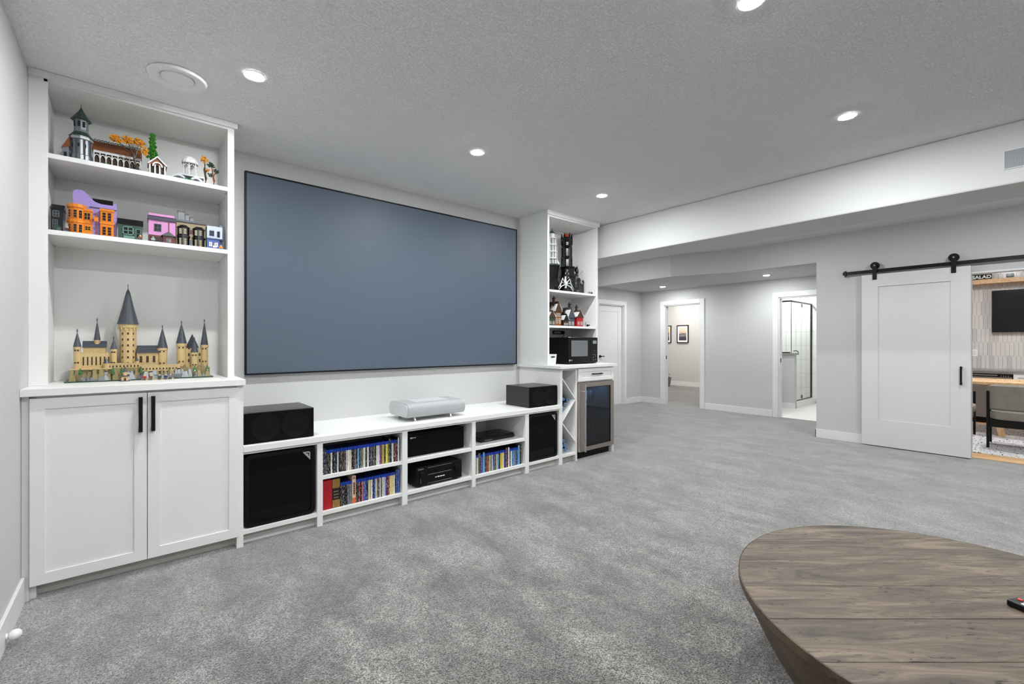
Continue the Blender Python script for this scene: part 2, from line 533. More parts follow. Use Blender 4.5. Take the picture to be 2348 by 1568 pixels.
struct(MB().box(HX + .12, 12.5, 3.98, 4.05, 0, 2.75).build('wall_bathroom_side', M_wall))
struct(B(11.1, 11.22, 1.83, 3.98, 0, 2.75).build('wall_bathroom', M_bgrout))
struct(B(11.07, 11.19, YB, 1.82, 0, CE).build('wall_dining', M_grout))
struct(B(HX + .12, 11.2, 1.82, 1.93, 0, 2.75).build('wall_dining_side', M_wall))

# baseboards
bh = .115
struct(B(XL, XL + .014, YB, FY - .005, 0, .126).build('baseboard_left', M_trim, bevel=.002))
struct(MB().box(RX - .014, RX, OY1 + .02, 1.95 + .012, 0, bh).box(RX - .014, RX, YB, OY0 - .02, 0, bh)
       .box(RX - .014, RX + .12, 1.95, 1.962, 0, bh).build('baseboard_right', M_trim, bevel=.002))
struct(MB().box(HX - .014, HX, Bb + .09, D2a - .09, 0, bh).box(HX - .014, HX, D2b + .09, HY, 0, bh)
       .build('baseboard_hall', M_trim, bevel=.002))
struct(B(D1b + .09, HX - .014, HY - .014, HY, 0, bh).build('baseboard_hall_end', M_trim, bevel=.002))
struct(B(12.486, 12.5, 4.06, 8.99, 0, .13).build('baseboard_bedroom', M_trim, bevel=.002))

# door casings and jambs
def casing_x(name, y0, y1, label):
    cw, t = .085, .018
    m = MB()
    for xa, xb in ((HX - t, HX), (HX + .12, HX + .12 + t)):
        m.box(xa, xb, y0 - cw, y0, 0, DZ + cw); m.box(xa, xb, y1, y1 + cw, 0, DZ + cw); m.box(xa, xb, y0, y1, DZ, DZ + cw)
    m.box(HX, HX + .12, y0, y0 + .018, 0, DZ); m.box(HX, HX + .12, y1 - .018, y1, 0, DZ); m.box(HX, HX + .12, y0, y1, DZ - .018, DZ)
    o = struct(m.build(name, M_trim, bevel=.002), label)
    MB().box(HX + .04, HX + .07, y1 - .0205, y1 - .018, .95, 1.02).build('strike_plate', M_black, o)
    return o
casing_x('trim_2', D2a, D2b, 'white casing of the bedroom doorway')
casing_x('trim_3', Ba, Bb, 'white casing of the bathroom doorway')
m = MB()
cw, t = .085, .018
m.box(D1a - cw, D1a, HY - t, HY, 0, DZ + cw); m.box(D1b, D1b + cw, HY - t, HY, 0, DZ + cw); m.box(D1a, D1b, HY - t, HY, DZ, DZ + cw)
m.box(D1a, D1a + .018, HY, HY + .12, 0, DZ); m.box(D1b - .018, D1b, HY, HY + .12, 0, DZ); m.box(D1a, D1b, HY, HY + .12, DZ - .018, DZ)
struct(m.build('trim_4', M_trim, bevel=.002), 'white casing of the closed hall door')
d1 = struct(B(D1a + .02, D1b - .02, HY + .05, HY + .085, .012, DZ - .02).build('door_1', M_trim), 'closed white one panel door at the hall end')
m = MB()
x0, x1, z0, z1, fw = D1a + .02, D1b - .02, .012, DZ - .02, .12
m.box(x0, x0 + fw, HY + .042, HY + .05, z0, z1); m.box(x1 - fw, x1, HY + .042, HY + .05, z0, z1)
m.box(x0 + fw, x1 - fw, HY + .042, HY + .05, z1 - fw, z1); m.box(x0 + fw, x1 - fw, HY + .042, HY + .05, z0, z0 + .25)
m.build('panel_frame', M_trim, d1, bevel=.002)
MB().cyl((D1a + .09, HY + .012, 1.02), .026, .03, 'y').tube([(D1a + .09, HY + .006, 1.02), (D1a + .2, HY + .004, 1.02)], .009).build('door_handle', M_black, d1)
# opening of the dining room: white head lining
struct(MB().box(RX - .004, RX + .124, OY0, OY1, OZ - .02, OZ).box(RX - .004, RX + .124, OY0 - .02, OY0, 0, OZ)
       .box(RX - .004, RX + .124, OY1, OY1 + .012, 0, OZ).build('trim_5', M_trim), 'white lining of the dining room opening')

# bathroom tiles: stacked upright tiles on the far wall
tw, th = .1, .3
tile = None
for j in range(8):
    for i in range(13):
        y, z = 2.72 + i * tw, .03 + j * th
        if tile is None:
            tile = B(11.092, 11.1, y + .002, y + tw - .002, z + .002, z + th - .002).build('tile', M_btile, loc=(11.1, y, z))
            tmesh = tile.data; base = Vector((11.1, y, z)); o = tile
        else:
            o = bpy.data.objects.new('tile', tmesh); COL.objects.link(o)
            o.location = (11.1, y, z)
        pw = bpy.data.objects['wall_bathroom']
        o.parent = pw; o.matrix_parent_inverse = Matrix.Translation(-ORG['wall_bathroom'])

# dining room picket tiles (pointed ends) on the wall
pw = bpy.data.objects['wall_dining']
pwid, ph = .05, .2286
def picket():
    a, b, g = pwid / 2 - .0014, ph / 2 + .0115, .012
    poly = [(-a, -b + 2 * g), (0, -b), (a, -b + 2 * g), (a, b - 2 * g), (0, b), (-a, b - 2 * g)]
    return MB().prism(poly, 'x', -.008, 0)
pm = picket().build('tile', M_ptile, loc=(0, 0, 0)); pm1 = pm.data
pmb = picket().build('tile', M_ptile2, loc=(0, 0, 0)); pm2 = pmb.data
bpy.data.objects.remove(pm); bpy.data.objects.remove(pmb)
for j in range(8):
    z = .98 + j * ph * 1.0 - .02
    for i in range(25):
        y = -.36 + i * pwid + (j % 2) * pwid / 2
        o = bpy.data.objects.new('tile', pm1 if random.random() < .7 else pm2); COL.objects.link(o)
        o.location = (11.07, y, z); o.parent = pw
        o.matrix_parent_inverse = Matrix.Translation(-ORG['wall_dining'])

# ================================================================== RECESSED LIGHTS
def pot(x, y, z, label, group):
    t_ = thing('ceiling_light', label, 'ceiling light', (x, y, z), group)
    MB().lathe([(.042, -.0005), (.051, -.0005), (.052, -.003), (.05, -.006), (.043, -.005), (.042, -.0005)], (x, y, z), 32).build('trim_ring', M_white_plastic, t_, smooth=True)
    MB().lathe([(0, -.0085), (.02, -.0081), (.034, -.0070), (.0415, -.0055), (.0415, -.001), (0, -.001)], (x, y, z), 32).build('lens', {'hall lights': M_lens_hall, 'bathroom lights': M_lens_bath, 'dining room lights': M_fill_dining, 'bedroom lights': M_fill_bed}.get(group, M_lens), t_, smooth=True)
    return t_
G1 = 'recessed lights in the main ceiling'
for x, y, lab in ((.495, 2.745, 'round recessed ceiling light between the ceiling vent and the screen'),
                  (1.99, 2.755, 'round recessed ceiling light above the middle of the screen'),
                  (3.51, 2.77, 'round recessed ceiling light in front of the black toy tower shelf'),
                  (3.477, .783, 'round recessed ceiling light near the bulkhead grille'),
                  (1.995, .784, 'round recessed ceiling light cut off by the top edge'),
                  (.5, .784, 'round recessed ceiling light above the viewer')):
    pot(x, y, CE, lab, G1)
for x, lab in ((.5, 'nearest the left wall'), (1.995, 'over the middle of the room'), (3.477, 'nearest the bulkhead')):
    pot(x, -1.2, CE, 'recessed ceiling light in the row behind the viewer, ' + lab, G1)
for x, y, lab in ((5.75, 2.1, 'nearest the hall'), (5.75, .1, 'in front of the dining room opening'), (5.75, -1.9, 'furthest from the hall')):
    pot(x, y, CE, 'recessed ceiling light beyond the bulkhead, ' + lab, 'recessed lights beyond the bulkhead')
pot(5.7, 4.75, CE, 'round recessed ceiling light at the hall end beyond the bulkhead', 'recessed lights beyond the bulkhead')
pot(7.88, 4.73, HC, 'recessed hall light in front of the bedroom doorway', 'hall lights')
pot(7.83, 2.84, HC, 'recessed hall light in front of the bathroom doorway', 'hall lights')
pot(8.3, .3, 2.743, 'unseen fill light added just inside the dining room opening', 'dining room lights')  # unseen dining room lamps, added to brighten the tile wall
pot(9.3, .35, 2.743, 'unseen fill light added over the dining table', 'dining room lights')
pot(9.6, -1.5, 2.743, 'unseen fill light added over the far end of the dining table', 'dining room lights')
pot(9.2, 2.7, 2.5, 'recessed bathroom light near the doorway', 'bathroom lights')
pot(10.6, 3.4, 2.5, 'recessed light inside the shower', 'bathroom lights')
for x, y, lab in ((11.7, 6.7, 'near the framed pictures'), (10.2, 5.6, 'near the doorway'), (10.2, 7.6, 'at the middle'), (11.7, 5.0, 'in the near corner')):  # unseen lamps added to brighten the bedroom beyond its doorway
    pot(x, y, 2.742, 'unseen fill light added in the far bedroom ' + lab, 'bedroom lights')

# round ceiling diffuser
t_ = thing('ceiling_vent', 'round white ceiling vent with a raised centre disc above the left shelves', 'vent', (.18, 3.04, CE))
MB().lathe([(.07, -.0005), (.128, -.0005), (.134, -.004), (.128, -.016), (.105, -.02), (.085, -.012), (.077, -.003), (.07, -.0005)], (.18, 3.04, CE), 40).build('rim', M_white_plastic, t_, smooth=True)
MB().lathe([(0, -.014), (.06, -.014), (.071, -.012), (.073, -.006), (.05, -.002), (0, -.002)], (.18, 3.04, CE), 40).build('centre_disc', M_white_plastic, t_, smooth=True)
# grille in the beam
t_ = thing('speaker_grille', 'rectangular grey perforated grille set into the bulkhead', 'grille', (BX0, -.03, 2.44))
B(BX0 - .004, BX0 - .0005, -.195, .137, 2.441, 2.556).build('mesh_panel', M_grillew, t_)
MB().box(BX0 - .006, BX0 - .0005, -.2, .142, 2.436, 2.441).box(BX0 - .006, BX0 - .0005, -.2, .142, 2.556, 2.561).box(BX0 - .006, BX0 - .0005, .137, .142, 2.441, 2.556).box(BX0 - .006, BX0 - .0005, -.2, -.195, 2.441, 2.556).build('frame', M_trim, t_)

# ================================================================== LEFT CABINET
def handle_v(parent, x, z0, z1, y):   # bar handle on a front facing -y
    MB().box(x - .009, x + .009, y - .03, y - .02, z0, z1).box(x - .009, x + .009, y - .02, y, z0, z0 + .018).box(x - .009, x + .009, y - .02, y, z1 - .018, z1).build('handle', M_black, parent, bevel=.0015)
def shaker(parent, name, x0, x1, z0, z1, yf, fw=.055, dep=.02):
    """shaker front facing -y: frame with recessed panel"""
    m = MB()
    m.box(x0, x0 + fw, yf, yf + dep, z0, z1).box(x1 - fw, x1, yf, yf + dep, z0, z1)
    m.box(x0 + fw, x1 - fw, yf, yf + dep, z0, z0 + fw).box(x0 + fw, x1 - fw, yf, yf + dep, z1 - fw, z1)
    d = m.build(name, M_cab, parent)
    B(x0 + fw - .004, x1 - fw + .004, yf + .007, yf + dep - .002, z0 + fw - .004, z1 - fw + .004).build('panel', M_cab, d)
    return d
XC = .524
cb = thing('base_cabinet', 'white two door base cabinet with black bar handles against the left wall', 'cabinet', (.05, 3.6, 0))
B(XL + .0005, -.403, FY - .0005, FY + .0195, 0, 1.022).build('filler_strip', M_cab, cb, bevel=.001)
B(XL + .016, -.38, FY + .02, WY - .001, 0, 1.022).build('side_panel', M_cab, cb, bevel=.001)
B(.487, XC, FY - .012, WY - .001, 0, 1.022).build('side_panel', M_cab, cb, bevel=.001)
B(-.38, .487, FY, WY - .001, .07, .09).build('bottom_panel', M_cab, cb)
B(-.38, .487, WY - .012, WY - .001, .09, 1.02).build('back_panel', M_cab, cb)
B(-.38, .487, FY, FY + .06, .995, 1.022).build('top_rail', M_cab, cb)
B(-.38, .487, 3.32, 3.335, 0, .07).build('toe_kick', M_kick_shaded, cb)
dl = shaker(cb, 'door', -.3995, .0525, .075, 1.011, 3.235)
handle_v(dl, .025, .795, .988, 3.235)
dr = shaker(cb, 'door', .0555, .5, .075, 1.011, 3.235)
handle_v(dr, .0795, .795, .99, 3.235)
tag(B(XL + .0005, .532, 3.213, WY - .001, 1.0235, 1.061).build('countertop', M_cab, bevel=.002), 'thick white countertop carrying the tan toy castle', 'countertop')

hu = thing('shelf_hutch', 'tall white open shelving built up to the ceiling at left', 'shelving', (.04, 3.7, 1.0615))
z0 = 1.0615
B(XL + .0005, -.357, UY, UY + .0195, z0, CE - .001).build('filler_strip', M_cab, hu, bevel=.001)
B(XL + .0005, -.372, UY + .02, WY - .001, z0, CE - .001).build('side_panel', M_cab, hu, bevel=.001)
B(.466, .503, UY, WY - .001, z0, CE - .001).build('side_panel', M_cab, hu, bevel=.001)
B(-.372, .466, 3.85, 3.87, z0, CE - .001).build('back_panel', M_cab, hu)
B(-.372, .466, UY, 3.85, 2.694, 2.725).build('top_panel', M_cab, hu)
MB().box(XL + .0005, .52, UY - .018, UY - .0005, 2.706, CE - .001).box(.5035, .52, UY - .0005, WY - .001, 2.706, CE - .001).build('crown_strip', M_cab, hu, bevel=.002)
S1, S2 = 2.314, 1.902
B(-.3715, .4655, UY + .002, 3.849, S1 - .026, S1).build('shelf', M_cab, hu, bevel=.001)
B(-.3715, .4655, UY + .002, 3.849, S2 - .026, S2).build('shelf', M_cab, hu, bevel=.001)
for yy in (3.5, 3.8):
    for zz in (S1, S2):
        for sx in (-.3715, .4655):
            MB().cyl((sx - (.012 if sx > 0 else 0), yy, zz - .032), .004, .012, 'x', 8).build('shelf_pin', M_chrome, hu)

# ================================================================== MEDIA CONSOLE
mc = thing('media_console', 'long low white open media console under the screen', 'console', (2.0, 3.6, 0))
DV = [(.974, 1.012), (1.619, 1.665), (2.294, 2.3335), (2.933, 2.9815), (3.411, 3.4265)]
for a, b in DV:
    B(a, b, FY, WY - .001, 0, .5945).build('divider', M_cab, mc, bevel=.001)
BAY = [(XC + .0005, .974), (1.012, 1.619), (1.665, 2.294), (2.3335, 2.933), (2.9815, 3.411)]
for i, (a, b) in enumerate(BAY):
    B(a, b, FY + .002, WY - .012, .072, .098).build('bottom_shelf', M_cab, mc)
    B(a, b, FY + .002, FY + .02, .580, .5945).build('top_rail', M_cab, mc)
    B(a, b, WY - .012, WY - .001, .072, .5945).build('back_panel', M_cab, mc)
    k = B(a, b, 3.32, 3.335, 0, .072).build('toe_kick', M_kick_shaded, mc)
    B(a, b, 3.312, 3.3195, 0, .022).build('floor_strip', M_trim, k)
    if i in (1, 2, 3):
        B(a, b, FY + .003, WY - .012, .325, .35).build('shelf', M_cab, mc)
tag(B(XC + .0005, 3.4265, 3.242, WY - .001, .5955, .634).build('console_top', M_cab, bevel=.002), 'long white worktop along the media console', 'countertop')
#tag(B(.505, XC, 3.2425, 3.2430, .5955, .634).box(.505, XC, 3.2415, 3.2425, .5955, .634).build('console_top_return', M_cab), 'short white end cap of the console top on the cabinet side', 'trim') if False else None
CT = .6345

# screen
sc = thing('projection_screen', 'large blue grey projection screen with a thin black frame', 'screen', (2.0, 3.89, 1.045))
sx0, sx1, sz0, sz1, sy = .634, 3.350, 1.045, 2.592, 3.862
B(sx0 + .01, sx1 - .01, sy + .004, sy + .03, sz0 + .01, sz1 - .01).build('screen_surface', M_screen, sc)
MB().box(sx0, sx0 + .012, sy, sy + .036, sz0, sz1).box(sx1 - .012, sx1, sy, sy + .036, sz0, sz1).box(sx0 + .012, sx1 - .012, sy, sy + .036, sz0, sz0 + .012).box(sx0 + .012, sx1 - .012, sy, sy + .036, sz1 - .012, sz1).build('frame', M_black, sc)
MB().box(.9, 1.1, sy + .036, WY - .001, 2.2, 2.3).box(2.8, 3.0, sy + .036, WY - .001, 2.2, 2.3).build('wall_bracket', M_black, sc)

# shelf speakers
def speaker(x0, x1, yf, yb, z0, z1, label):
    t_ = thing('speaker', label, 'speaker', ((x0 + x1) / 2, (yf + yb) / 2, z0), 'wide black speakers on the console top')
    B(x0, x1, yf + .012, yb, z0, z1).build('cabinet', M_spkvinyl, t_, bevel=.003)
    g = B(x0 + .003, x1 - .003, yf, yf + .0115, z0 + .003, z1 - .003).build('grille', M_cloth, t_, bevel=.003)
    zc = (z0 + z1) / 2; wd = x1 - x0
    for cx in (x0 + wd * .30, x0 + wd * .72):
        MB().lathe([(.088, 0), (.089, -.0009), (.084, -.0013), (.08, -.0006), (.04, -.0004), (.03, -.0008), (0, -.0009)], (cx, yf - .0002, zc), 36, 0, 'y').build('driver', M_cone, t_, smooth=True)
    return t_
speaker(.531, .962, 3.282, 3.66, CT, .836, 'wide black speaker at the cabinet end of the console top')
speaker(3.02, 3.418, 3.285, 3.66, CT, .842, 'wide black speaker beside the wine rack on the console top')

# short throw projector
pj = thing('projector', 'rounded light grey fabric fronted projector standing on the console', 'projector', (1.98, 3.5, CT))
def rrect(y0, y1, z0, z1, r, n=6):
    P = []
    for cy, cz, a0 in ((y1 - r, z0 + r, -PI / 2), (y1 - r, z1 - r, 0), (y0 + r, z1 - r, PI / 2), (y0 + r, z0 + r, PI)):
        P += [(cy + r * math.cos(a0 + k * PI / 2 / n), cz + r * math.sin(a0 + k * PI / 2 / n)) for k in range(n + 1)]
    return P
MB().prism(rrect(3.335, 3.69, .664, .782, .045), 'x', 1.715, 2.275).build('housing', M_silver, pj, bevel=.006, smooth=True)
MB().prism(rrect(3.345, 3.68, .67, .777, .042), 'x', 1.707, 1.7145).build('end_cap', M_silverp, pj, bevel=.002, smooth=True)
MB().prism(rrect(3.345, 3.68, .67, .777, .042), 'x', 2.2755, 2.283).build('end_cap', M_silverp, pj, bevel=.002, smooth=True)
B(1.83, 2.16, 3.43, 3.62, .7822, .785).build('lens_cover', M_silverp, pj, bevel=.001)
for fx, fy in ((1.79, 3.37), (2.14, 3.37), (1.79, 3.65), (2.2, 3.65)):
    MB().lathe([(0, 0), (.016, 0), (.018, .004), (.012, .012), (.008, .031), (0, .031)], (fx, fy, CT), 20).build('foot', M_chrome, pj, smooth=True)

# subwoofers
def sub(x0, x1, label):
    z0, z1, yf, yb = .099, .566, 3.272, 3.70
    t_ = thing('subwoofer', label, 'subwoofer', ((x0 + x1) / 2, 3.5, z0), 'subwoofers in the console')
    MB().prism([(x, z) for x, z in rrect(x0, x1, z0, z1, .035)], 'y', yf + .012, yb).build('cabinet', M_blackplastic, t_, smooth=True)
    # front frame with rounded opening
    o_, i_ = rrect(x0, x1, z0, z1, .035), rrect(x0 + .025, x1 - .025, z0 + .025, z1 - .025, .028)
    n = len(o_); m = MB()
    V = [(p[0], yf, p[1]) for p in o_] + [(p[0], yf, p[1]) for p in i_] + [(p[0], yf + .012, p[1]) for p in o_] + [(p[0], yf + .012, p[1]) for p in i_]
    F = []
    for k in range(n):
        k2 = (k + 1) % n
        F += [(k, k2, n + k2, n + k), (k, 2 * n + k, 2 * n + k2, k2), (n + k, n + k2, 3 * n + k2, 3 * n + k)]
    m.add(V, F).build('front_frame', M_blackplastic, t_)
    g = MB().prism(rrect(x0 + .026, x1 - .026, z0 + .1, z1 - .026, .02), 'y', yf + .004, yf + .0118).build('grille', M_cloth, t_)
    B(x0 + .03, x1 - .03, yf + .009, yf + .0119, z0 + .03, z0 + .098).build('port_slot', M_blackgloss, t_)
    a, b = x1 - .03, z1 - .03
    lg = MB().prism([(a, b), (a - .05, b), (a, b - .06)], 'y', yf + .002, yf + .0038).build('corner_badge', M_silverletter, t_)
    MB().prism([(a - .008, b - .008), (a - .03, b - .008), (a - .026, b - .014), (a - .014, b - .014), (a - .014, b - .026), (a - .008, b - .034)], 'y', yf + .0013, yf + .002).build('badge_mark', M_black, t_)
    return t_
sub(.536, .963, 'large black square subwoofer in the bay beside the two door cabinet')
sub(2.990, 3.402, 'large black square subwoofer in the bay beside the wine rack')

# centre speaker
t_ = thing('centre_speaker', 'black box speaker with silver badge on the middle console shelf', 'speaker', (1.97, 3.5, .3505))
B(1.70, 2.254, 3.334, 3.62, .3505, .537).build('cabinet', M_blackplastic, t_, bevel=.004)
B(1.703, 2.251, 3.322, 3.3335, .354, .533).build('grille', M_cloth, t_, bevel=.004)
m = MB()
m.prism(rrect(1.722, 1.742, .501, .513, .005), 'y', 3.3200, 3.3218)
m.prism([(1.745, .502), (1.758, .506), (1.772, .502), (1.772, .512), (1.758, .508), (1.745, .512)], 'y', 3.3200, 3.3218)
m.build('badge', M_silverletter, t_)

# receiver
t_ = thing('av_receiver', 'black home theatre receiver with two round knobs on the lower console shelf', 'receiver', (1.975, 3.45, .0985))
B(1.755, 2.195, 3.29, 3.62, .113, .263).build('housing', M_blackplastic, t_, bevel=.002)
B(1.752, 2.198, 3.276, 3.2895, .111, .265).build('front_panel', M_blackplastic, t_, bevel=.003)
for x in (1.80, 2.15):
    for y in (3.31, 3.58):
        MB().cyl((x, y, .0985), .02, .0145).build('foot', M_blackplastic, t_)
for kx, kr, kz in ((1.80, .019, .208), (2.142, .028, .205)):
    MB().lathe([(kr * 1.25, 0), (kr * 1.25, -.003), (kr, -.004), (kr * .95, -.02), (kr * .8, -.022), (0, -.022)], (kx, 3.2755, kz), 28, 0, 'y').build('knob', M_black, t_, smooth=True)
B(1.86, 2.09, 3.274, 3.2758, .195, .25).build('display_window', M_blackgloss, t_)
MB().box(1.86, 2.09, 3.2735, 3.2758, .1925, .1945).box(1.86, 2.09, 3.2735, 3.2758, .2505, .252).box(1.86, 2.09, 3.2735, 3.2758, .122, .1235).build('trim_line', M_silverletter, t_)
for k in range(3):
    B(1.952 + k * .025, 1.970 + k * .025, 3.272, 3.2758, .157, .164).build('button', M_letter, t_)
MB().prism([(1.928, .1605), (1.942, .157), (1.942, .164)], 'y', 3.272, 3.2758).build('button', M_letter, t_)
text('DENON', .014, (1.795, 3.2752, .2475), '-y', M_silverletter, t_)
for k in range(4):
    MB().cyl((1.795, 3.2752, .135 + k * .01), .0022, .002, 'y', 10).build('jack', M_silverletter, t_)

# disc player
t_ = thing('disc_player', 'slim black disc player on the shelf above the colourful discs', 'player', (2.68, 3.5, .3505))
MB().prism([(3.372, .356), (3.366, .372), (3.385, .398), (3.62, .398), (3.62, .356)], 'x', 2.474, 2.89).build('housing', M_blackgloss, t_, bevel=.002)
B(2.52, 2.60, 3.3655, 3.3668, .366, .3685).build('front_print', M_silverletter, t_)
for x in (2.5, 2.86):
    for y in (3.40, 3.6):
        MB().cyl((x, y, .3505), .012, .0065).build('foot', M_blackplastic, t_)
tag(MB().tube([(2.445, 3.66, .353), (2.44, 3.58, .375), (2.42, 3.53, .38), (2.39, 3.56, .37), (2.365, 3.62, .353)], .003).build('cable', M_black), 'thin black cable looping beside the disc player', 'cable')

# ================================================================== DISC CASES
def disc_mesh(w, h, kind):
    d = .135
    m = MB()
    m.box(0, w, .0015, d, 0, h, 0)
    if kind == 'blue':
        m.box(.0004, w - .0004, 0, .0014, .001, h * .865, 1)
        m.box(.0004, w - .0004, .0002, .0014, h * .87, h - .001, 2)
    else:
        m.box(.0004, w - .0004, 0, .0014, .001, h - .001, 1)
    o = m.build('disc_case', [M_navycase if kind == 'blue' else M_darkcase, M_disc, M_bluecase], loc=(0, 0, 0))
    me = o.data; bpy.data.objects.remove(o)
    return me
DM = {}
NAMES = {'k': ('black', '#0a0a0c'), 'n': ('navy', '#0e1c38'), 'w': ('white', '#dcdad6'), 'g': ('grey', '#5f6268'), 'b': ('blue', '#2352b4'),
         's': ('sky blue', '#58a8dc'), 'r': ('red', '#9c2024'), 'm': ('maroon', '#3c1a1e'), 'o': ('orange', '#d9642c'), 'y': ('yellow', '#dcc62a'),
         'l': ('lime green', '#9fb43c'), 'v': ('olive green', '#566a34'), 'p': ('purple', '#54367e'), 'c': ('cream', '#d6c7a0'), 't': ('brown', '#4a3022'), 'e': ('teal', '#2b7c86')}
def ordinal(n):
    return str(n) + ('th' if 10 <= n % 100 <= 20 else {1: 'st', 2: 'nd', 3: 'rd'}.get(n % 10, 'th'))
def disc_row(x0, x1, z, spec, rowname, group, first=1):
    """spec: list of (colour key, kind, thickness weight, height)"""
    tot = sum(s[2] for s in spec); sc_ = (x1 - x0) / tot; x = x0
    for i, (ck, kind, wgt, h) in enumerate(spec):
        w_ = wgt * sc_ - .0007
        key = (round(w_, 4), h, kind)
        if key not in DM: DM[key] = disc_mesh(w_, h, kind)
        o = bpy.data.objects.new('disc_case', DM[key]); COL.objects.link(o)
        o.location = (x, 3.279 + random.uniform(0, .006), z)
        nm, hx = NAMES[ck]; cl = lin(hx); f = random.uniform(.8, 1.15)
        o.color = (*[min(1, c * f) for c in cl], 1)
        tag(o, f'{nm} {"spined" if kind == "blue" else "full height"} disc case, {ordinal(i + first)} from the left {rowname}', 'disc case', group)
        x += wgt * sc_
def S(s):
    out = []
    for ch in s.split():
        c = ch[0]; kind = 'full' if '*' in ch else 'blue'; wgt = 2.2 if '2' in ch else (1.5 if '+' in ch else 1)
        out.append((c, kind, wgt, .188 if kind == 'full' else .172))
    return out
disc_row(1.016, 1.604, .3505, S('n*2 k m k w k n k w n k t t t w w+ c k k g k s k g v w+ k w+ k p k v k w w+ p r l+ k y+ v k* k w+ k r k w*'), 'in the upper disc row', 'discs in the upper row')
tag(B(1.016, 1.083, 3.279, 3.46, .0985, .305).build('box_set', mat('red_box', '#a3101c', .45), bevel=.001), 'thick plain red box set at the left end of the lower disc row', 'box set')
t_ = thing('box_set', 'brown and black box set with gold panels beside the red box', 'box set', (1.112, 3.37, .0985))
B(1.0845, 1.140, 3.2805, 3.46, .0985, .307).build('sleeve', mat('dark_sleeve', '#1d1510', .5), t_)
for za, zb in ((.24, .304), (.101, .155)):
    B(1.086, 1.1385, 3.279, 3.2803, za, zb).build('gold_panel', mat('gold_print', '#8f6a34', .4, var=.35, vscale=60), t_)
for za in (.168, .19, .212):
    B(1.095, 1.130, 3.2793, 3.2803, za, za + .006).build('gold_line', mat('dull_gold', '#7d7459', .5), t_)
disc_row(1.142, 1.228, .0985, S('k+ k+ k+ g+ g+'), 'after the gold box set', 'discs in the lower row')
t_ = thing('box_set', 'cream and orange tall disc box standing out of the lower disc row', 'box set', (1.242, 3.35, .0985))
B(1.229, 1.256, 3.2805, 3.42, .0985, .302).build('sleeve', mat('cream_sleeve', '#d9b7a0', .5), t_)
B(1.2295, 1.2555, 3.2792, 3.2803, .100, .14).build('orange_band', mat('orange_band', '#c9683c', .5, var=.3, vscale=80), t_)
MB().box(1.234, 1.251, 3.2792, 3.2803, .280, .285).box(1.234, 1.251, 3.2792, 3.2803, .290, .294).build('black_bars', M_black, t_)
for k in range(7):
    B(1.238, 1.250, 3.2792, 3.2803, .165 + k * .013, .165 + k * .013 + .0085).build('spine_mark', M_black, t_)
disc_row(1.2575, 1.604, .0985, S('k m r n o b b k c c w n b c g t w g w w b m r c y c w n* b* b*'), 'after the orange box set', 'discs in the lower row')
disc_row(2.338, 2.905, .0985, S('n g w+ v* t* p b s+* n t r v+ c t w b g k c s p n y y+ c b n r* n w+* g w+ b s e g n b s* s* k+*'), 'under the disc player', 'discs under the disc player')

# ================================================================== RIGHT CABINETS
CR = 1.047
wr = thing('wine_rack', 'narrow white wine rack cabinet with zigzag dividers', 'wine rack', (3.56, 3.6, 0))
B(3.427, 3.46, FY - .002, WY - .001, 0, 1.0145).build('side_panel', M_cab, wr, bevel=.001)
B(3.672, 3.694, FY - .002, WY - .001, 0, 1.0145).build('side_panel', M_cab, wr, bevel=.001)
B(3.46, 3.672, FY + .002, WY - .02, .07, .095).build('bottom_shelf', M_cab, wr)
B(3.46, 3.672, FY + .002, WY - .02, .995, 1.0145).build('top_panel', M_cab, wr)
B(3.46, 3.672, WY - .02, WY - .005, .07, 1.0145).build('back_panel', M_cab, wr)
B(3.46, 3.672, 3.32, 3.335, 0, .07).build('toe_kick', M_kick_shaded, wr)
def board(a, b, th=.014):
    d = Vector((b[0] - a[0], b[1] - a[1])).normalized(); n = Vector((-d.y, d.x)) * th / 2
    P = [(a[0] + n.x, a[1] + n.y), (a[0] - n.x, a[1] - n.y), (b[0] - n.x, b[1] - n.y), (b[0] + n.x, b[1] + n.y)]
    P = [(min(max(x, 3.4605), 3.6715), z) for x, z in P]
    MB().prism(P, 'y', FY + .002, WY - .021).build('zigzag_board', M_cab, wr)
board((3.4605, .911), (3.6715, .678)); board((3.6715, .668), (3.4605, .447)); board((3.4605, .437), (3.6715, .212))
def bottle(x, z, y, label):
    t_ = thing('bottle', label, 'bottle', (x, y + .12, z - .0295), 'blue bottles in the wine rack')
    MB().lathe([(0, .23), (.026, .23), (.0295, .222), (.0295, .085), (.024, .06), (.013, .035), (.0125, .02), (0, .02)], (x, y, z), 18, 0, 'y').build('body', M_bottle, t_, smooth=True)
    MB().lathe([(.008, -.001), (.015, 0), (.0165, .004), (.0165, .021), (.0105, .021), (.0105, .004), (.008, .003)], (x, y, z), 18, 0, 'y').build('cap', M_cap, t_, smooth=True)
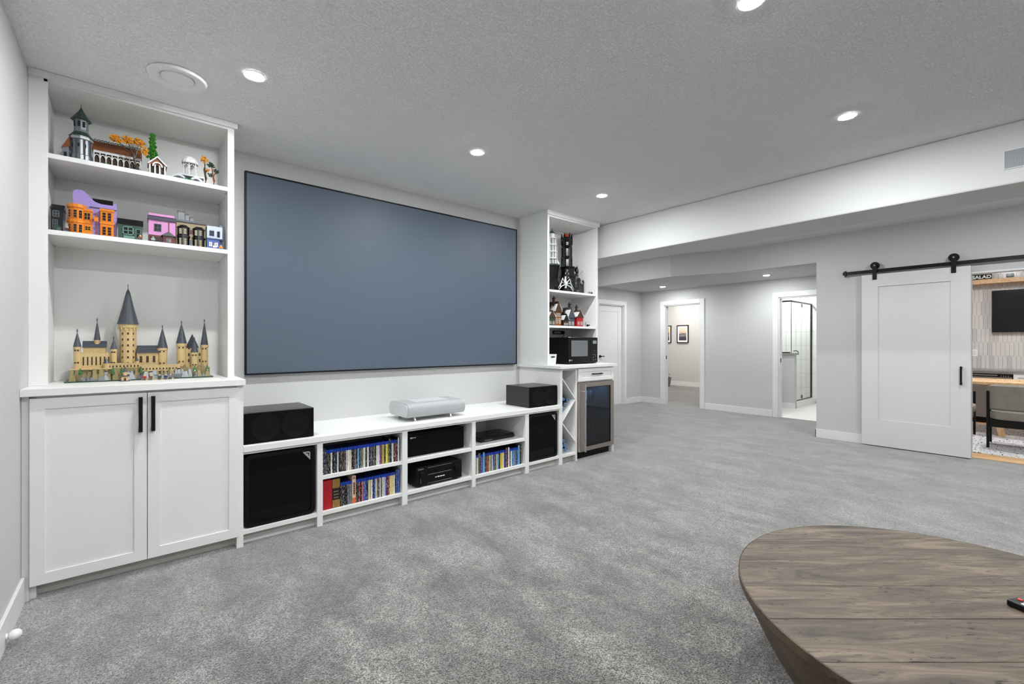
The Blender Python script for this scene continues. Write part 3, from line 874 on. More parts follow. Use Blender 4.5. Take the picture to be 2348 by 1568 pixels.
# upper pocket: resting on the middle board, lower pocket: resting on the bottom shelf
d = .0297
n2 = Vector((-(.668 - .447), .211)).normalized()      # normal of middle board
u2 = Vector((.211, .221)).normalized()
p0 = Vector((3.4605, .447)) + n2 * (d + .0075)
for s_, k, lab in ((.0830, 0, 'blue bottle lying on the slanted board, first from the bottom'), (.1435, 0, 'blue bottle lying on the slanted board, second from the bottom'),
                   (.2040, 0, 'blue bottle lying on the slanted board, third from the bottom'), (.2645, 0, 'blue bottle lying highest on the slanted board'),
                   (.1738, 1, 'blue bottle in the second layer above the slanted board, lower one'), (.2343, 1, 'blue bottle in the second layer above the slanted board, upper one'),
                   (.2040, 2, 'topmost blue bottle in the upper wine rack pocket')):
    c = p0 + u2 * s_ + n2 * (k * .0515)
    bottle(c.x, c.y, 3.31 + .01 * (k % 2), lab)
for i, (x, z) in enumerate(((3.4907, 0), (3.5507, 0), (3.6107, 0), (3.5207, 1), (3.5807, 1), (3.4907, 2), (3.5507, 2))):
    bottle(x, .0955 + .0297 + z * .0518, 3.31 + .01 * (i % 3), ('blue bottle in the bottom layer of the wine rack, leftmost', 'blue bottle in the bottom layer of the wine rack, middle', 'blue bottle in the bottom layer of the wine rack, rightmost', 'blue bottle in the second layer of the lower pocket, left', 'blue bottle in the second layer of the lower pocket, right', 'blue bottle in the top layer of the lower pocket, left', 'blue bottle in the top layer of the lower pocket, right')[i])

dc = thing('drawer_unit', 'white drawer unit above the beverage fridge', 'cabinet', (4.0, 3.6, 0))
B(4.3205, 4.3425, FY - .002, WY - .001, 0, 1.0145).build('side_panel', M_cab, dc, bevel=.001)
B(3.6945, 4.3205, FY, WY - .02, .855, .866).build('bottom_panel', M_cab, dc)
B(3.6945, 4.3205, WY - .02, WY - .005, .866, 1.0145).build('back_panel', M_cab, dc)
B(3.6945, 4.3205, FY, FY + .04, 1.006, 1.0145).build('top_rail', M_cab, dc)
dw = shaker(dc, 'drawer', 3.699, 4.316, .868, 1.006, 3.235, .035)
MB().box(3.93, 4.085, 3.205, 3.215, .935, .947).box(3.93, 3.942, 3.215, 3.242, .935, .947).box(4.073, 4.085, 3.215, 3.242, .935, .947).build('handle', M_black, dw, bevel=.0015)
tag(B(3.392, 4.362, 3.213, WY - .001, 1.0155, CR).build('countertop', M_cab, bevel=.002), 'white countertop under the microwave', 'countertop')

fr = thing('beverage_fridge', 'stainless beverage fridge with tinted glass door', 'fridge', (4.0, 3.5, 0))
fx0, fx1 = 3.702, 4.312
m = MB()
m.box(fx0, fx1, 3.87, 3.885, .1, .845).box(fx0, fx0 + .015, 3.285, 3.87, .1, .845).box(fx1 - .015, fx1, 3.285, 3.87, .1, .845).box(fx0, fx1, 3.285, 3.87, .83, .845).box(fx0, fx1, 3.285, 3.87, .1, .115)
m.build('cabinet_shell', M_fridgein, fr)
B(fx0 + .005, fx1 - .005, 3.30, 3.36, .0, .095).build('kick_grille', M_black, fr)
for k in range(14):
    B(fx0 + .06 + k * .032, fx0 + .082 + k * .032, 3.297, 3.2998, .03, .07).build('grille_slot', M_blackgloss, fr)
gx0, gx1, gz0, gz1, dy0, dy1 = 3.79, 4.245, .142, .800, 3.222, 3.27
d_ = MB().box(fx0, gx0, dy0, dy1, .095, .85).box(gx1, fx1 - .006, dy0, dy1, .095, .85).box(gx0, gx1, dy0, dy1, .095, gz0).box(gx0, gx1, dy0, dy1, gz1, .85).build('door', M_steel, fr)
MB().box(gx0, gx0 + .008, dy0 + .002, dy1, gz0, gz1).box(gx1 - .008, gx1, dy0 + .002, dy1, gz0, gz1).box(gx0, gx1, dy0 + .002, dy1, gz0, gz0 + .008).box(gx0, gx1, dy0 + .002, dy1, gz1 - .008, gz1).build('door_gasket', M_black, d_)
B(gx0 + .008, gx1 - .008, dy0 + .006, dy0 + .010, gz0 + .008, gz1 - .008).build('glass_pane', M_fridgeglass, d_)
m = MB().cyl((3.745, 3.178, .1), .0095, .735, 'z', 16)
m.cyl((3.745, 3.178, .18), .007, .0435, 'y', 12).cyl((3.745, 3.178, .755), .007, .0435, 'y', 12)
m.build('door_handle', M_chrome, d_, smooth=True)
B(fx0 + .05, fx1 - .05, 3.40, 3.43, .822, .829).build('interior_light', mat('fridge_led', '#e4f1f8', .4, emit=150.0), fr)
for k, zz in enumerate((.26, .43, .61)):
    m = MB()
    for q in range(9):
        m.tube([(fx0 + .016, 3.33 + q * .06, zz), (fx1 - .016, 3.33 + q * .06, zz)], .0022, 6)
    m.tube([(fx0 + .03, 3.33, zz), (fx0 + .03, 3.81, zz)], .0022, 6).tube([(fx1 - .03, 3.33, zz), (fx1 - .03, 3.81, zz)], .0022, 6)
    m.build('wire_shelf', M_chrome, fr)
MB().tube([(3.74, 3.262, .853), (3.78, 3.262, .853)], .002, 6).build('hinge', M_chrome, fr)
cans = [(3.99, .2625, 'pink can on the middle wire shelf of the fridge, left', '#a05468'), (4.06, .2625, 'violet can on the middle wire shelf of the fridge, right', '#7a5078')]
for x, zz, lab, hx in ((4.03, .433, 'pink drink can on the middle shelf behind the fridge glass', '#b0607a'), (4.10, .433, 'mauve drink can on the middle shelf behind the fridge glass', '#8c5c84'),
                       (4.0, .263, 'white drink can on the lower shelf behind the fridge glass', '#d8dade'), (4.07, .263, 'silver drink can on the lower shelf behind the fridge glass', '#aab0b6'),
                       (4.14, .263, 'green drink can on the lower shelf behind the fridge glass', '#8ea05a'), (4.21, .263, 'olive drink can on the lower shelf behind the fridge glass', '#7a8248'),
                       (4.05, .613, 'pale drink can on the upper shelf behind the fridge glass, left', '#b8c4cc'), (4.13, .613, 'grey drink can on the upper shelf behind the fridge glass, right', '#8f9aa4')):
    t_ = thing('drink_can', lab, 'can', (x, 3.42, zz), 'cans in the fridge')
    MB().lathe([(0, 0), (.025, 0), (.031, .008), (.031, .105), (.027, .118)], (x, 3.42, zz), 18).build('body', mat('can_' + hx[1:], hx, .3, metal=.3), t_, smooth=True)
    MB().lathe([(.027, .118), (.027, .121), (.022, .119), (0, .119)], (x, 3.42, zz), 18).build('lid', M_chrome, t_, smooth=True)

hr = thing('shelf_hutch', 'tall narrow white open shelving above the microwave counter', 'shelving', (3.85, 3.7, CR + .0005))
z0 = CR + .0005
B(3.425, 3.452, UY, WY - .001, z0, CE - .001).build('side_panel', M_cab, hr, bevel=.001)
B(4.247, 4.282, UY, WY - .001, z0, CE - .001).build('side_panel', M_cab, hr, bevel=.001)
B(3.452, 4.247, 3.84, 3.86, z0, CE - .001).build('back_panel', M_cab, hr)
B(3.452, 4.247, UY, 3.84, 2.672, 2.70).build('top_panel', M_cab, hr)
MB().box(3.41, 4.30, UY - .016, UY - .0005, 2.69, CE - .001).box(4.2825, 4.30, UY - .0005, WY - .001, 2.69, CE - .001).build('crown_strip', M_cab, hr, bevel=.002)
R1, R2 = 1.876, 1.482
B(3.4525, 4.2465, UY + .002, 3.839, R1 - .024, R1).build('shelf', M_cab, hr, bevel=.001)
B(3.4525, 4.2465, UY + .002, 3.839, R2 - .024, R2).build('shelf', M_cab, hr, bevel=.001)

# microwave
mw = thing('microwave', 'black countertop microwave with grey window', 'microwave', (3.97, 3.6, CR))
z0 = CR + .0005
B(3.714, 4.225, 3.425, 3.80, z0 + .012, 1.352).build('housing', M_blackplastic, mw, bevel=.003)
dr_ = B(3.712, 4.095, 3.40, 3.4245, z0 + .012, 1.354).build('door', M_blackgloss, mw, bevel=.002)
B(3.762, 4.045, 3.398, 3.4002, 1.135, 1.318).build('window', mat('microwave_window', '#686b6e', .25), dr_)
cp = B(4.0955, 4.227, 3.40, 3.4245, z0 + .012, 1.354).build('control_panel', M_blackgloss, mw, bevel=.002)
B(4.14, 4.205, 3.398, 3.4002, 1.28, 1.318).build('display', M_greyplastic, cp)
for (kx, kz) in ((4.15, 1.15), (4.18, 1.15), (4.15, 1.12), (4.19, 1.13), (4.15, 1.09), (4.19, 1.09), (4.17, 1.2)):
    MB().cyl((kx, 3.3988, kz), .004, .0012, 'y', 10).build('button', M_silverletter, cp)
MB().lathe([(.011, 0), (.011, -.001), (0, -.001)], (3.735, 3.3995, 1.092), 16, 0, 'y').build('logo_disc', M_silverletter, dr_)
text('LG', .022, (3.766, 3.3996, 1.092), '-y', M_silverletter, dr_)
for x in (3.75, 4.19):
    for y in (3.44, 3.77):
        MB().cyl((x, y, z0), .014, .012).build('foot', M_blackplastic, mw)

# storage bin
bn = thing('storage_bin', 'small white plastic bin with handle hole beside the microwave', 'bin', (3.525, 3.56, CR))
def bin_wall():
    m = MB(); z0, z1 = CR + .0005, 1.165
    x0, x1, y0, y1 = 3.462, 3.578, 3.45, 3.66
    ins = .008
    Vb = [(x0 + ins, y0 + ins), (x1 - ins, y0 + ins), (x1 - ins, y1 - ins), (x0 + ins, y1 - ins)]
    Vt = [(x0, y0), (x1, y0), (x1, y1), (x0, y1)]
    t_ = .003
    Vbi = [(x0 + ins + t_, y0 + ins + t_), (x1 - ins - t_, y0 + ins + t_), (x1 - ins - t_, y1 - ins - t_), (x0 + ins + t_, y1 - ins - t_)]
    Vti = [(x0 + t_, y0 + t_), (x1 - t_, y0 + t_), (x1 - t_, y1 - t_), (x0 + t_, y1 - t_)]
    V = [(*p, z0) for p in Vb] + [(*p, z1) for p in Vt] + [(*p, z0 + .004) for p in Vbi] + [(*p, z1) for p in Vti]
    F = [(3, 2, 1, 0), (8, 9, 10, 11)]
    for k in range(4):
        k2 = (k + 1) % 4
        F += [(k, k2, 4 + k2, 4 + k), (8 + k, 12 + k, 12 + k2, 8 + k2), (4 + k, 4 + k2, 12 + k2, 12 + k)]
    return m.add(V, F)
bin_wall().build('bin_body', mat('bin_plastic', '#d6d8da', .45), bn)
MB().prism([(3.485 + .034 * (1 - math.cos(a)) , 1.135 + .008 * math.sin(a)) for a in [k * PI / 8 for k in range(16)]], 'y', 3.4495, 3.4515).build('handle_hole', M_black, bn)

# wall outlet strip with plug
t_ = thing('power_outlet', 'dark framed power outlet with a plugged in black cord above the microwave', 'outlet', (4.0, 3.839, 1.395))
B(3.905, 4.09, 3.832, 3.8395, 1.395, 1.442).build('cover_plate', M_black, t_, bevel=.002)
B(3.93, 4.05, 3.829, 3.8319, 1.405, 1.432).build('socket_face', M_greyplastic, t_)
B(4.055, 4.085, 3.80, 3.8319, 1.40, 1.438).build('plug', M_black, t_, bevel=.003)
MB().tube([(4.07, 3.80, 1.40), (4.068, 3.802, 1.38), (4.05, 3.81, 1.355), (4.03, 3.815, 1.34)], .0035).build('cord', M_black, t_)

# ================================================================== TOY MODELS (generic building-brick models)
T = lambda k, h, r=.32: toy_mat('brick_' + k, h, r)
Tan, DGrey, MGrey, LGrey = T('tan', '#dcc08a'), T('slate', '#4b5059'), T('mid_grey', '#7f858b'), T('light_grey', '#aeb3b6')
DBrown, RBrown, Olive = T('dark_brown', '#4a3322'), T('rust_brown', '#8a4f2a'), T('olive_tan', '#9a8b5c')
Green, DGreen, BGreen = T('green', '#2f7a46'), T('dark_green', '#2f4a3d'), T('bright_green', '#4ba032')
Orange, Lav, Pink, Black = T('orange', '#f08a1c'), T('lavender', '#a894d8'), T('pink', '#d58fc6'), T('black', '#0a0a0c', .25)
White, Red, DRed, Blue, DBlue = T('white', '#eeeeec'), T('red', '#b81f22'), T('dark_red', '#5e1d1c'), T('blue', '#3f66b0'), T('dark_blue', '#1f3465')
Yel, PaleB, Dtan, Glass = T('yellow', '#efa22c'), T('pale_blue', '#c3d0dd'), T('dark_tan', '#93825a'), T('smoke_pane', '#22262c', .12)
YGl = T('olive_pane', '#7a7440', .2)  # dull olive yellow plastic pane

def win(parent, x0, x1, y, z0, z1, frame, pane=Glass, nx=2, nz=2, name='window'):
    t = min(x1 - x0, z1 - z0) * .1
    m = MB()
    m.box(x0, x1, y - .002, y, z0, z0 + t).box(x0, x1, y - .002, y, z1 - t, z1).box(x0, x0 + t, y - .002, y, z0, z1).box(x1 - t, x1, y - .002, y, z0, z1)
    for k in range(1, nx):
        xx = x0 + (x1 - x0) * k / nx; m.box(xx - t / 3, xx + t / 3, y - .002, y, z0, z1)
    for k in range(1, nz):
        zz = z0 + (z1 - z0) * k / nz; m.box(x0, x1, y - .002, y, zz - t / 3, zz + t / 3)
    f = m.build(name, frame, parent)
    B(x0 + t, x1 - t, y - .0008, y + .0002, z0 + t, z1 - t).build('pane', pane, f)
    return f
def cone_tower(parent, x, y, z0, r, h, rh, wall, roof, n=16, over=1.15, wins=0, spire=True, tip=0.0):
    c = MB().lathe([(0, 0), (r, 0), (r, h * .86), (r * 1.12, h * .9), (r * 1.12, h), (0, h)], (x, y, z0), n).build('tower_wall', wall, parent)
    pr = [(0, h), (r * over, h), (r * over * .55, h + rh * .5), (r * .12 + tip, h + rh * .95), (0, h + rh)]
    ro = MB().lathe(pr, (x, y, z0), n).build('tower_roof', roof, parent)
    if spire:
        MB().lathe([(0, 0), (.0022, 0), (.0022, .008), (.004, .011), (.0008, .024), (0, .024)], (x, y, z0 + h + rh - .002), 8).build('spire', roof, ro)
    for k in range(wins):
        zz = z0 + h * (.25 + .55 * k / max(1, wins - 1)) if wins > 1 else z0 + h * .5
        for a in (-.5, .25):
            xx, yy = x + r * math.sin(a), y - r * math.cos(a)
            B(xx - .004, xx + .004, yy - .0015, yy + .006, zz, zz + .009).build('window', DBrown, parent)
    return c
def gable(parent, x0, x1, y0, y1, z0, z1, m, axis='x', name='roof', over=.004):
    if axis == 'x':
        P = [(y0 - over, z0), (y1 + over, z0), ((y0 + y1) / 2, z1)]
        return MB().prism(P, 'x', x0 - over, x1 + over).build(name, m, parent)
    P = [(x0 - over, z0), (x1 + over, z0), ((x0 + x1) / 2, z1)]
    return MB().prism(P, 'y', y0 - over, y1 + over).build(name, m, parent)
def studs(parent, x0, x1, y0, y1, z, m, pitch=.016):
    b = MB(); x = x0 + pitch / 2
    while x < x1 - pitch / 3:
        y = y0 + pitch / 2
        while y < y1 - pitch / 3:
            b.cyl((x, y, z), .005, .0035, 'z', 8); y += pitch
        x += pitch
    return b.build('studs', m, parent)
def leaves(parent, c, rad, n, r, m, name='foliage', sz=1.0):
    b = MB(); zmin = ORG[parent.name].z + .0005
    for k in range(n):
        v = Vector((random.gauss(0, 1), random.gauss(0, 1), random.gauss(0, 1))).normalized() * random.random() ** .4
        p = (c[0] + v.x * rad[0], c[1] + v.y * rad[1], c[2] + v.z * rad[2])
        rr = r * random.uniform(.6, 1.2)
        a = random.random() * PI
        P = [(p[0] + rr * math.cos(a), p[1] + rr * math.sin(a), p[2]), (p[0] - rr * math.cos(a), p[1] - rr * math.sin(a), p[2]),
             (p[0] + rr * .6 * math.sin(a), p[1] - rr * .6 * math.cos(a), p[2] - rr * .4), (p[0] - rr * .6 * math.sin(a), p[1] + rr * .6 * math.cos(a), p[2] + rr * .4), (p[0], p[1], p[2] + rr * .8 * sz), (p[0], p[1], p[2] - rr * .8 * sz)]
        P = [(q[0], q[1], max(q[2], zmin)) for q in P]
        b.add(P, [(0, 2, 4), (2, 1, 4), (1, 3, 4), (3, 0, 4), (2, 0, 5), (1, 2, 5), (3, 1, 5), (0, 3, 5)])
    return b.build(name, m, parent)

# --- top left shelf: grey tower with hall ---
E = .0005
zt = S1 + E
tw_ = thing('toy_tower', 'grey brick toy tower with green pointed roof on the top left shelf', 'toy model', (-.235, 3.62, zt))
cx, cy = -.238, 3.6
MB().lathe([(0, 0), (.047, 0), (.047, .06), (.043, .065), (.043, .15), (.05, .155), (.05, .17), (0, .17)], (cx, cy, zt), 8).build('tower_wall', MGrey, tw_)
MB().lathe([(0, .17), (.054, .17), (.034, .196), (0, .196)], (cx, cy, zt), 8).build('lower_roof', DGreen, tw_)
MB().lathe([(0, .196), (.034, .196), (.031, .21), (.031, .275), (0, .275)], (cx, cy, zt), 8).build('upper_wall', MGrey, tw_)
MB().lathe([(0, .275), (.047, .268), (.026, .3), (.012, .322), (0, .35)], (cx, cy, zt), 8).build('upper_roof', DGreen, tw_)
MB().cyl((cx, cy, zt + .342), .0028, .026, 'z', 8, 0, .0008).build('spire', RBrown, tw_)
for a in (-.95, -.25, .45):
    for za, zb, rr in ((.105, .125, .0405), (.225, .256, .0300)):
        x, y = cx + rr * math.sin(a), cy - rr * math.cos(a)
        B(x - .006, x + .006, y - .002, y + .004, zt + za, zt + zb).build('window', Glass, tw_)
for a in (-.9, -.1, .7):
    x, y = cx + .046 * math.sin(a), cy - .046 * math.cos(a)
    MB().box(x - .012, x + .012, y - .004, y + .004, zt + .001, zt + .03).build('arch_wall', LGrey, tw_)
leaves(tw_, (cx, cy - .06, zt + .016), (.045, .008, .012), 26, .008, Green)

B(-.315, -.288, 3.58, 3.66, zt, zt + .10).build('side_wing', MGrey, tw_)
MB().prism([(-.318, zt + .085), (-.284, zt + .16), (-.284, zt + .10)], 'y', 3.575, 3.665).build('wing_roof', RBrown, tw_)
B(-.308, -.296, 3.5785, 3.5805, zt + .03, zt + .065).build('wing_window', Glass, tw_)
for q in range(8):
    ang = 2 * PI * q / 8 + PI / 8
    x, y = cx + .041 * math.cos(ang), cy + .041 * math.sin(ang)
    MB().cyl((x, y, zt), .005, .15, 'z', 6).build('corner_pier', DGrey, tw_)
MB().lathe([(.0495, .15), (.0525, .153), (.0525, .161), (.0495, .163), (.0495, .15)], (cx, cy, zt), 8).build('scalloped_band', LGrey, tw_)
hl_ = thing('toy_hall', 'long toy hall with rust brown roof and white arches on the top left shelf', 'toy model', (-.08, 3.65, zt))
B(-.188, .045, 3.56, 3.72, zt, zt + .018).build('baseplate', Olive, hl_)
B(-.185, .02, 3.60, 3.70, zt + .018, zt + .10).build('back_wall', DBrown, hl_)
gable(hl_, -.188, .03, 3.585, 3.71, zt + .115, zt + .185, RBrown)
B(-.186, .028, 3.588, 3.70, zt + .10, zt + .115).build('cornice', White, hl_)
for k in range(9):
    B(-.186 + k * .0265, -.181 + k * .0265, 3.588, 3.596, zt + .018, zt + .10).build('column', White, hl_)
for k in range(8):
    x = -.186 + k * .0265 + .0155
    m = MB()
    P = [(x + .0132 * math.cos(a), zt + .072 + .02 * math.sin(a)) for a in [PI * q / 8 for q in range(9)]]
    P += [(x + .009 * math.cos(a), zt + .072 + .015 * math.sin(a)) for a in [PI * (8 - q) / 8 for q in range(9)]]
    m.prism(P, 'y', 3.589, 3.595).build('arch', White, hl_)
m = MB()
for k in range(14):
    m.lathe([(.004, -.003), (.0075, -.003), (.0075, .003), (.004, .003), (.004, -.003)], (-.18 + k * .0155, 3.6475, zt + .190), 10, 0, 'y')
m.build('ridge_ornament', DGreen, hl_)
leaves(hl_, (-.14, 3.572, zt + .03), (.05, .01, .012), 26, .008, Green)
leaves(hl_, (-.02, 3.568, zt + .028), (.05, .008, .012), 22, .007, DGreen)
for k in range(7):
    B(-.165 + k * .027, -.155 + k * .027, 3.562, 3.572, zt + .018, zt + .026 + .004 * (k % 3)).build('rock', LGrey, hl_)

def toy_tree(label, x, y, z0, h, crown, m, trunk=DBrown, group=None):
    t_ = thing('toy_tree', label, 'toy tree', (x, y, z0), group)
    MB().tube([(x, y, z0), (x, y, z0 + h * .1), (x + .004, y, z0 + h * .35), (x - .006, y, z0 + h * .7), (x, y, z0 + h * .9)], [.007, .007, .006, .005, .003]).build('trunk', trunk, t_)
    for q, (dx, dy, dz, rx, rz, n, r) in enumerate(crown):
        MB().tube([(x, y, z0 + h * .55), (x + dx, y + dy, z0 + dz)], [.004, .002]).build('branch', trunk, t_)
        leaves(t_, (x + dx, y + dy, z0 + dz), (rx, rx * .7, rz), n, r, m)
    return t_
toy_tree('toy tree with golden yellow leaves in front of the brown roof', .0, 3.54, zt, .17,
         [(-.085, -.01, .185, .026, .022, 60, .009), (-.035, .0, .195, .03, .024, 70, .009), (.02, .0, .195, .028, .024, 70, .009), (.045, -.01, .15, .018, .03, 40, .008)], Yel)
gt = thing('toy_tree', 'tall bright green cone shaped toy tree on the top left shelf', 'toy tree', (.087, 3.64, zt))
MB().cyl((.087, 3.64, zt), .008, .14, 'z', 10).build('trunk', DBrown, gt)
for k in range(7):
    leaves(gt, (.087, 3.64, zt + .155 + k * .023), (.030 - .003 * k, .030 - .003 * k, .014), 42, .009, BGreen)
pv = thing('toy_pavilion', 'small white toy pavilion with brown gable roof on the top left shelf', 'toy model', (.105, 3.56, zt))
B(.05, .165, 3.50, 3.62, zt, zt + .012).build('baseplate', LGrey, pv)
for x in (.07, .095, .118, .143):
    MB().lathe([(0, 0), (.006, 0), (.0045, .006), (.004, .055), (.006, .062), (0, .062)], (x, 3.518, zt + .012), 10).build('column', White, pv)
B(.066, .148, 3.535, 3.60, zt + .012, zt + .074).build('inner_wall', DBrown, pv)
gable(pv, .064, .15, 3.52, 3.61, zt + .074, zt + .122, RBrown, 'y')
P = [(.058, zt + .074), (.107, zt + .128), (.156, zt + .074), (.148, zt + .074), (.107, zt + .118), (.066, zt + .074)]
MB().prism(P, 'y', 3.506, 3.514).build('gable_trim', White, pv)
P = [(.107 + .026 * math.cos(a), zt + .062 + .03 * math.sin(a)) for a in [PI * q / 10 for q in range(11)]] + [(.107 + .019 * math.cos(a), zt + .062 + .022 * math.sin(a)) for a in [PI * (10 - q) / 10 for q in range(11)]]
MB().prism(P, 'y', 3.507, 3.513).build('arch', White, pv)
gz = thing('toy_gazebo', 'white domed toy gazebo on a grey arched bridge', 'toy model', (.265, 3.56, zt))
def arch_bridge(x0, x1, y0, y1, z0, h, t):
    n = 12; xc = (x0 + x1) / 2; r = (x1 - x0) / 2
    P = [(xc + r * math.cos(PI * k / n), z0 + h * math.sin(PI * k / n)) for k in range(n + 1)]
    P += [(xc + (r - t) * math.cos(PI * (n - k) / n), z0 + (h - t) * math.sin(PI * (n - k) / n)) for k in range(n + 1)]
    return MB().prism(P, 'y', y0, y1)
arch_bridge(.165, .26, 3.51, 3.60, zt, .046, .012).build('bridge_arch', LGrey, gz)
arch_bridge(.262, .345, 3.51, 3.60, zt, .046, .012).build('bridge_arch', LGrey, gz)
B(.205, .345, 3.515, 3.62, zt + .046, zt + .054).build('deck', LGrey, gz)
for k in range(6):
    a = 2 * PI * k / 6 + .3
    MB().cyl((.275 + .036 * math.cos(a), 3.565 + .03 * math.sin(a), zt + .054), .0035, .085, 'z', 8).build('column', White, gz)
MB().lathe([(.044, .136), (.046, .142), (.042, .158), (.028, .178), (0, .19), (0, .182), (.024, .17), (.038, .152), (.044, .136)], (.275, 3.565, zt), 12).build('dome', White, gz)
leaves(gz, (.26, 3.505, zt + .018), (.02, .006, .014), 18, .008, Green)
for k in range(6):
    a_ = 2 * PI * k / 6 + .3 + PI / 6
    x_, y_ = .275 + .034 * math.cos(a_), 3.565 + .029 * math.sin(a_)
    MB().tube([(x_ - .016 * math.sin(a_), y_ + .014 * math.cos(a_), zt + .115), (x_, y_, zt + .135), (x_ + .016 * math.sin(a_), y_ - .014 * math.cos(a_), zt + .115)], .0025, 6).build('arch', White, gz)
toy_tree('small toy tree with orange and yellow leaves beside the gazebo', .355, 3.55, zt, .17, [(-.004, 0, .185, .022, .026, 46, .008), (.01, 0, .12, .014, .012, 16, .007)], Yel)
toy_tree('dark green gnarled toy tree at the right end of the top left shelf', .398, 3.53, zt, .14, [(-.012, 0, .15, .022, .02, 40, .008), (.016, 0, .115, .016, .014, 22, .007), (-.02, 0, .08, .014, .012, 18, .007)], DGreen, RBrown)

# --- second left shelf: row of shops ---
zt = S2 + E
def shop(name, label, x0, x1, yf, yb, h, wall):
    t_ = thing(name, label, 'toy model', ((x0 + x1) / 2, (yf + yb) / 2, zt), 'toy shopfronts on the second shelf')
    B(x0, x1, yf, yb, zt, zt + h).build('wall', wall, t_)
    return t_
a = shop('toy_shop', 'black toy shop with dark roof at the left end of the shop row', -.352, -.305, 3.51, 3.62, .13, Black)
gable(a, -.352, -.305, 3.51, 3.62, zt + .13, zt + .165, Black)
win(a, -.346, -.326, 3.51, zt + .02, zt + .07, MGrey); win(a, -.346, -.32, 3.51, zt + .085, zt + .12, MGrey)
MB().lathe([(0, 0), (.018, 0), (.018, .02), (.012, .03), (0, .034)], (-.325, 3.485, zt), 12).build('round_kiosk', DGreen, a)

a = shop('toy_shop', 'lavender toy shop with orange bay windows and curved gable', -.268, -.082, 3.545, 3.68, .185, Lav)
P = [(-.268, zt + .185), (-.268, zt + .245)] + [(-.24 + .028 * math.cos(t), zt + .245 + .02 * math.sin(t)) for t in [PI - PI * q / 8 for q in range(9)]]
P += [(-.205, zt + .245), (-.195, zt + .225), (-.175, zt + .208), (-.15, zt + .2), (-.1, zt + .2), (-.093, zt + .212), (-.082, zt + .212), (-.082, zt + .185)]
MB().prism(P, 'y', 3.545, 3.56).build('gable_wall', Lav, a)
MB().prism([(3.56, zt + .185), (3.675, zt + .185), (3.6, zt + .24)], 'x', -.19, -.1).build('roof', Black, a)
B(-.2, -.082, 3.541, 3.545, zt + .172, zt + .177).build('string_course', DGrey, a)
bay = MB().lathe([(0, 0), (.036, 0), (.036, .062), (.041, .068), (.041, .078), (.036, .084), (.036, .146), (.042, .152), (.042, .17), (0, .17)], (-.252, 3.53, zt), 14).build('round_bay', Orange, a)
B(-.25, -.186, 3.512, 3.545, zt, zt + .15).build('shop_front', Orange, a)
MB().box(-.252, -.184, 3.508, 3.512, zt + .07, zt + .08).box(-.252, -.184, 3.508, 3.512, zt + .14, zt + .152).build('cornice', Orange, a)
B(-.152, -.095, 3.515, 3.545, zt, zt + .165).build('bay_window', Orange, a)
MB().box(-.155, -.092, 3.511, 3.515, zt + .08, zt + .09).box(-.155, -.092, 3.511, 3.515, zt + .155, zt + .168).build('bay_cornice', Orange, a)
for xx in (-.145, -.122):
    for zz in (.015, .098):
        win(a, xx, xx + .018, 3.515, zt + zz, zt + zz + .05, Orange, Glass, 1, 3)
win(a, -.222, -.193, 3.512, zt + .09, zt + .132, Orange); win(a, -.218, -.192, 3.512, zt + .03, zt + .055, Yel)
for ang in (-.75, -.1, .5):
    x, y = -.252 + .037 * math.sin(ang), 3.53 - .037 * math.cos(ang)
    for zz in (.012, .092):
        win(a, x - .008, x + .008, y, zt + zz, zt + zz + .045, Orange, Glass, 1, 3)
MB().box(-.176, -.166, 3.49, 3.545, zt + .112, zt + .116).box(-.178, -.160, 3.492, 3.500, zt + .085, zt + .110).build('hanging_sign', Orange, a)

a = shop('toy_shop', 'dark green toy shop with black roof between the lavender and pink shops', -.076, .036, 3.52, 3.63, .095, DGreen)
gable(a, -.076, .036, 3.52, 3.63, zt + .095, zt + .14, Black)
win(a, -.055, -.005, 3.52, zt + .035, zt + .085, T('sage', '#6f9c8a'), Glass, 2, 2); win(a, .005, .028, 3.52, zt + .02, zt + .075, T('sage', '#6f9c8a'), Glass, 1, 2)
B(-.05, .0, 3.516, 3.52, zt + .015, zt + .028).build('sill', T('sage', '#6f9c8a'), a)

a = shop('toy_shop', 'pink toy shop with dark red ground floor and slate eaves', .064, .196, 3.51, 3.63, .052, DRed)
B(.064, .196, 3.51, 3.63, zt + .052, zt + .145).build('upper_wall', Pink, a)
MB().prism([(3.50, zt + .145), (3.64, zt + .145), (3.6, zt + .18), (3.54, zt + .175)], 'x', .06, .2).build('roof', DGrey, a)
B(.066, .192, 3.535, 3.60, zt + .176, zt + .19).build('ridge', Pink, a)
win(a, .09, .126, 3.51, zt + .075, zt + .122, DGrey); B(.16, .165, 3.507, 3.51, zt + .055, zt + .14).build('timber', DRed, a)
gable(a, .128, .192, 3.485, 3.51, zt + .05, zt + .078, DGrey, 'y', 'porch_roof')
B(.134, .186, 3.49, 3.5095, zt, zt + .05).build('porch', DRed, a)
win(a, .07, .12, 3.51, zt + .01, zt + .04, DRed, Glass, 3, 2); win(a, .145, .176, 3.49, zt + .006, zt + .04, DRed, Glass, 2, 1, 'door')

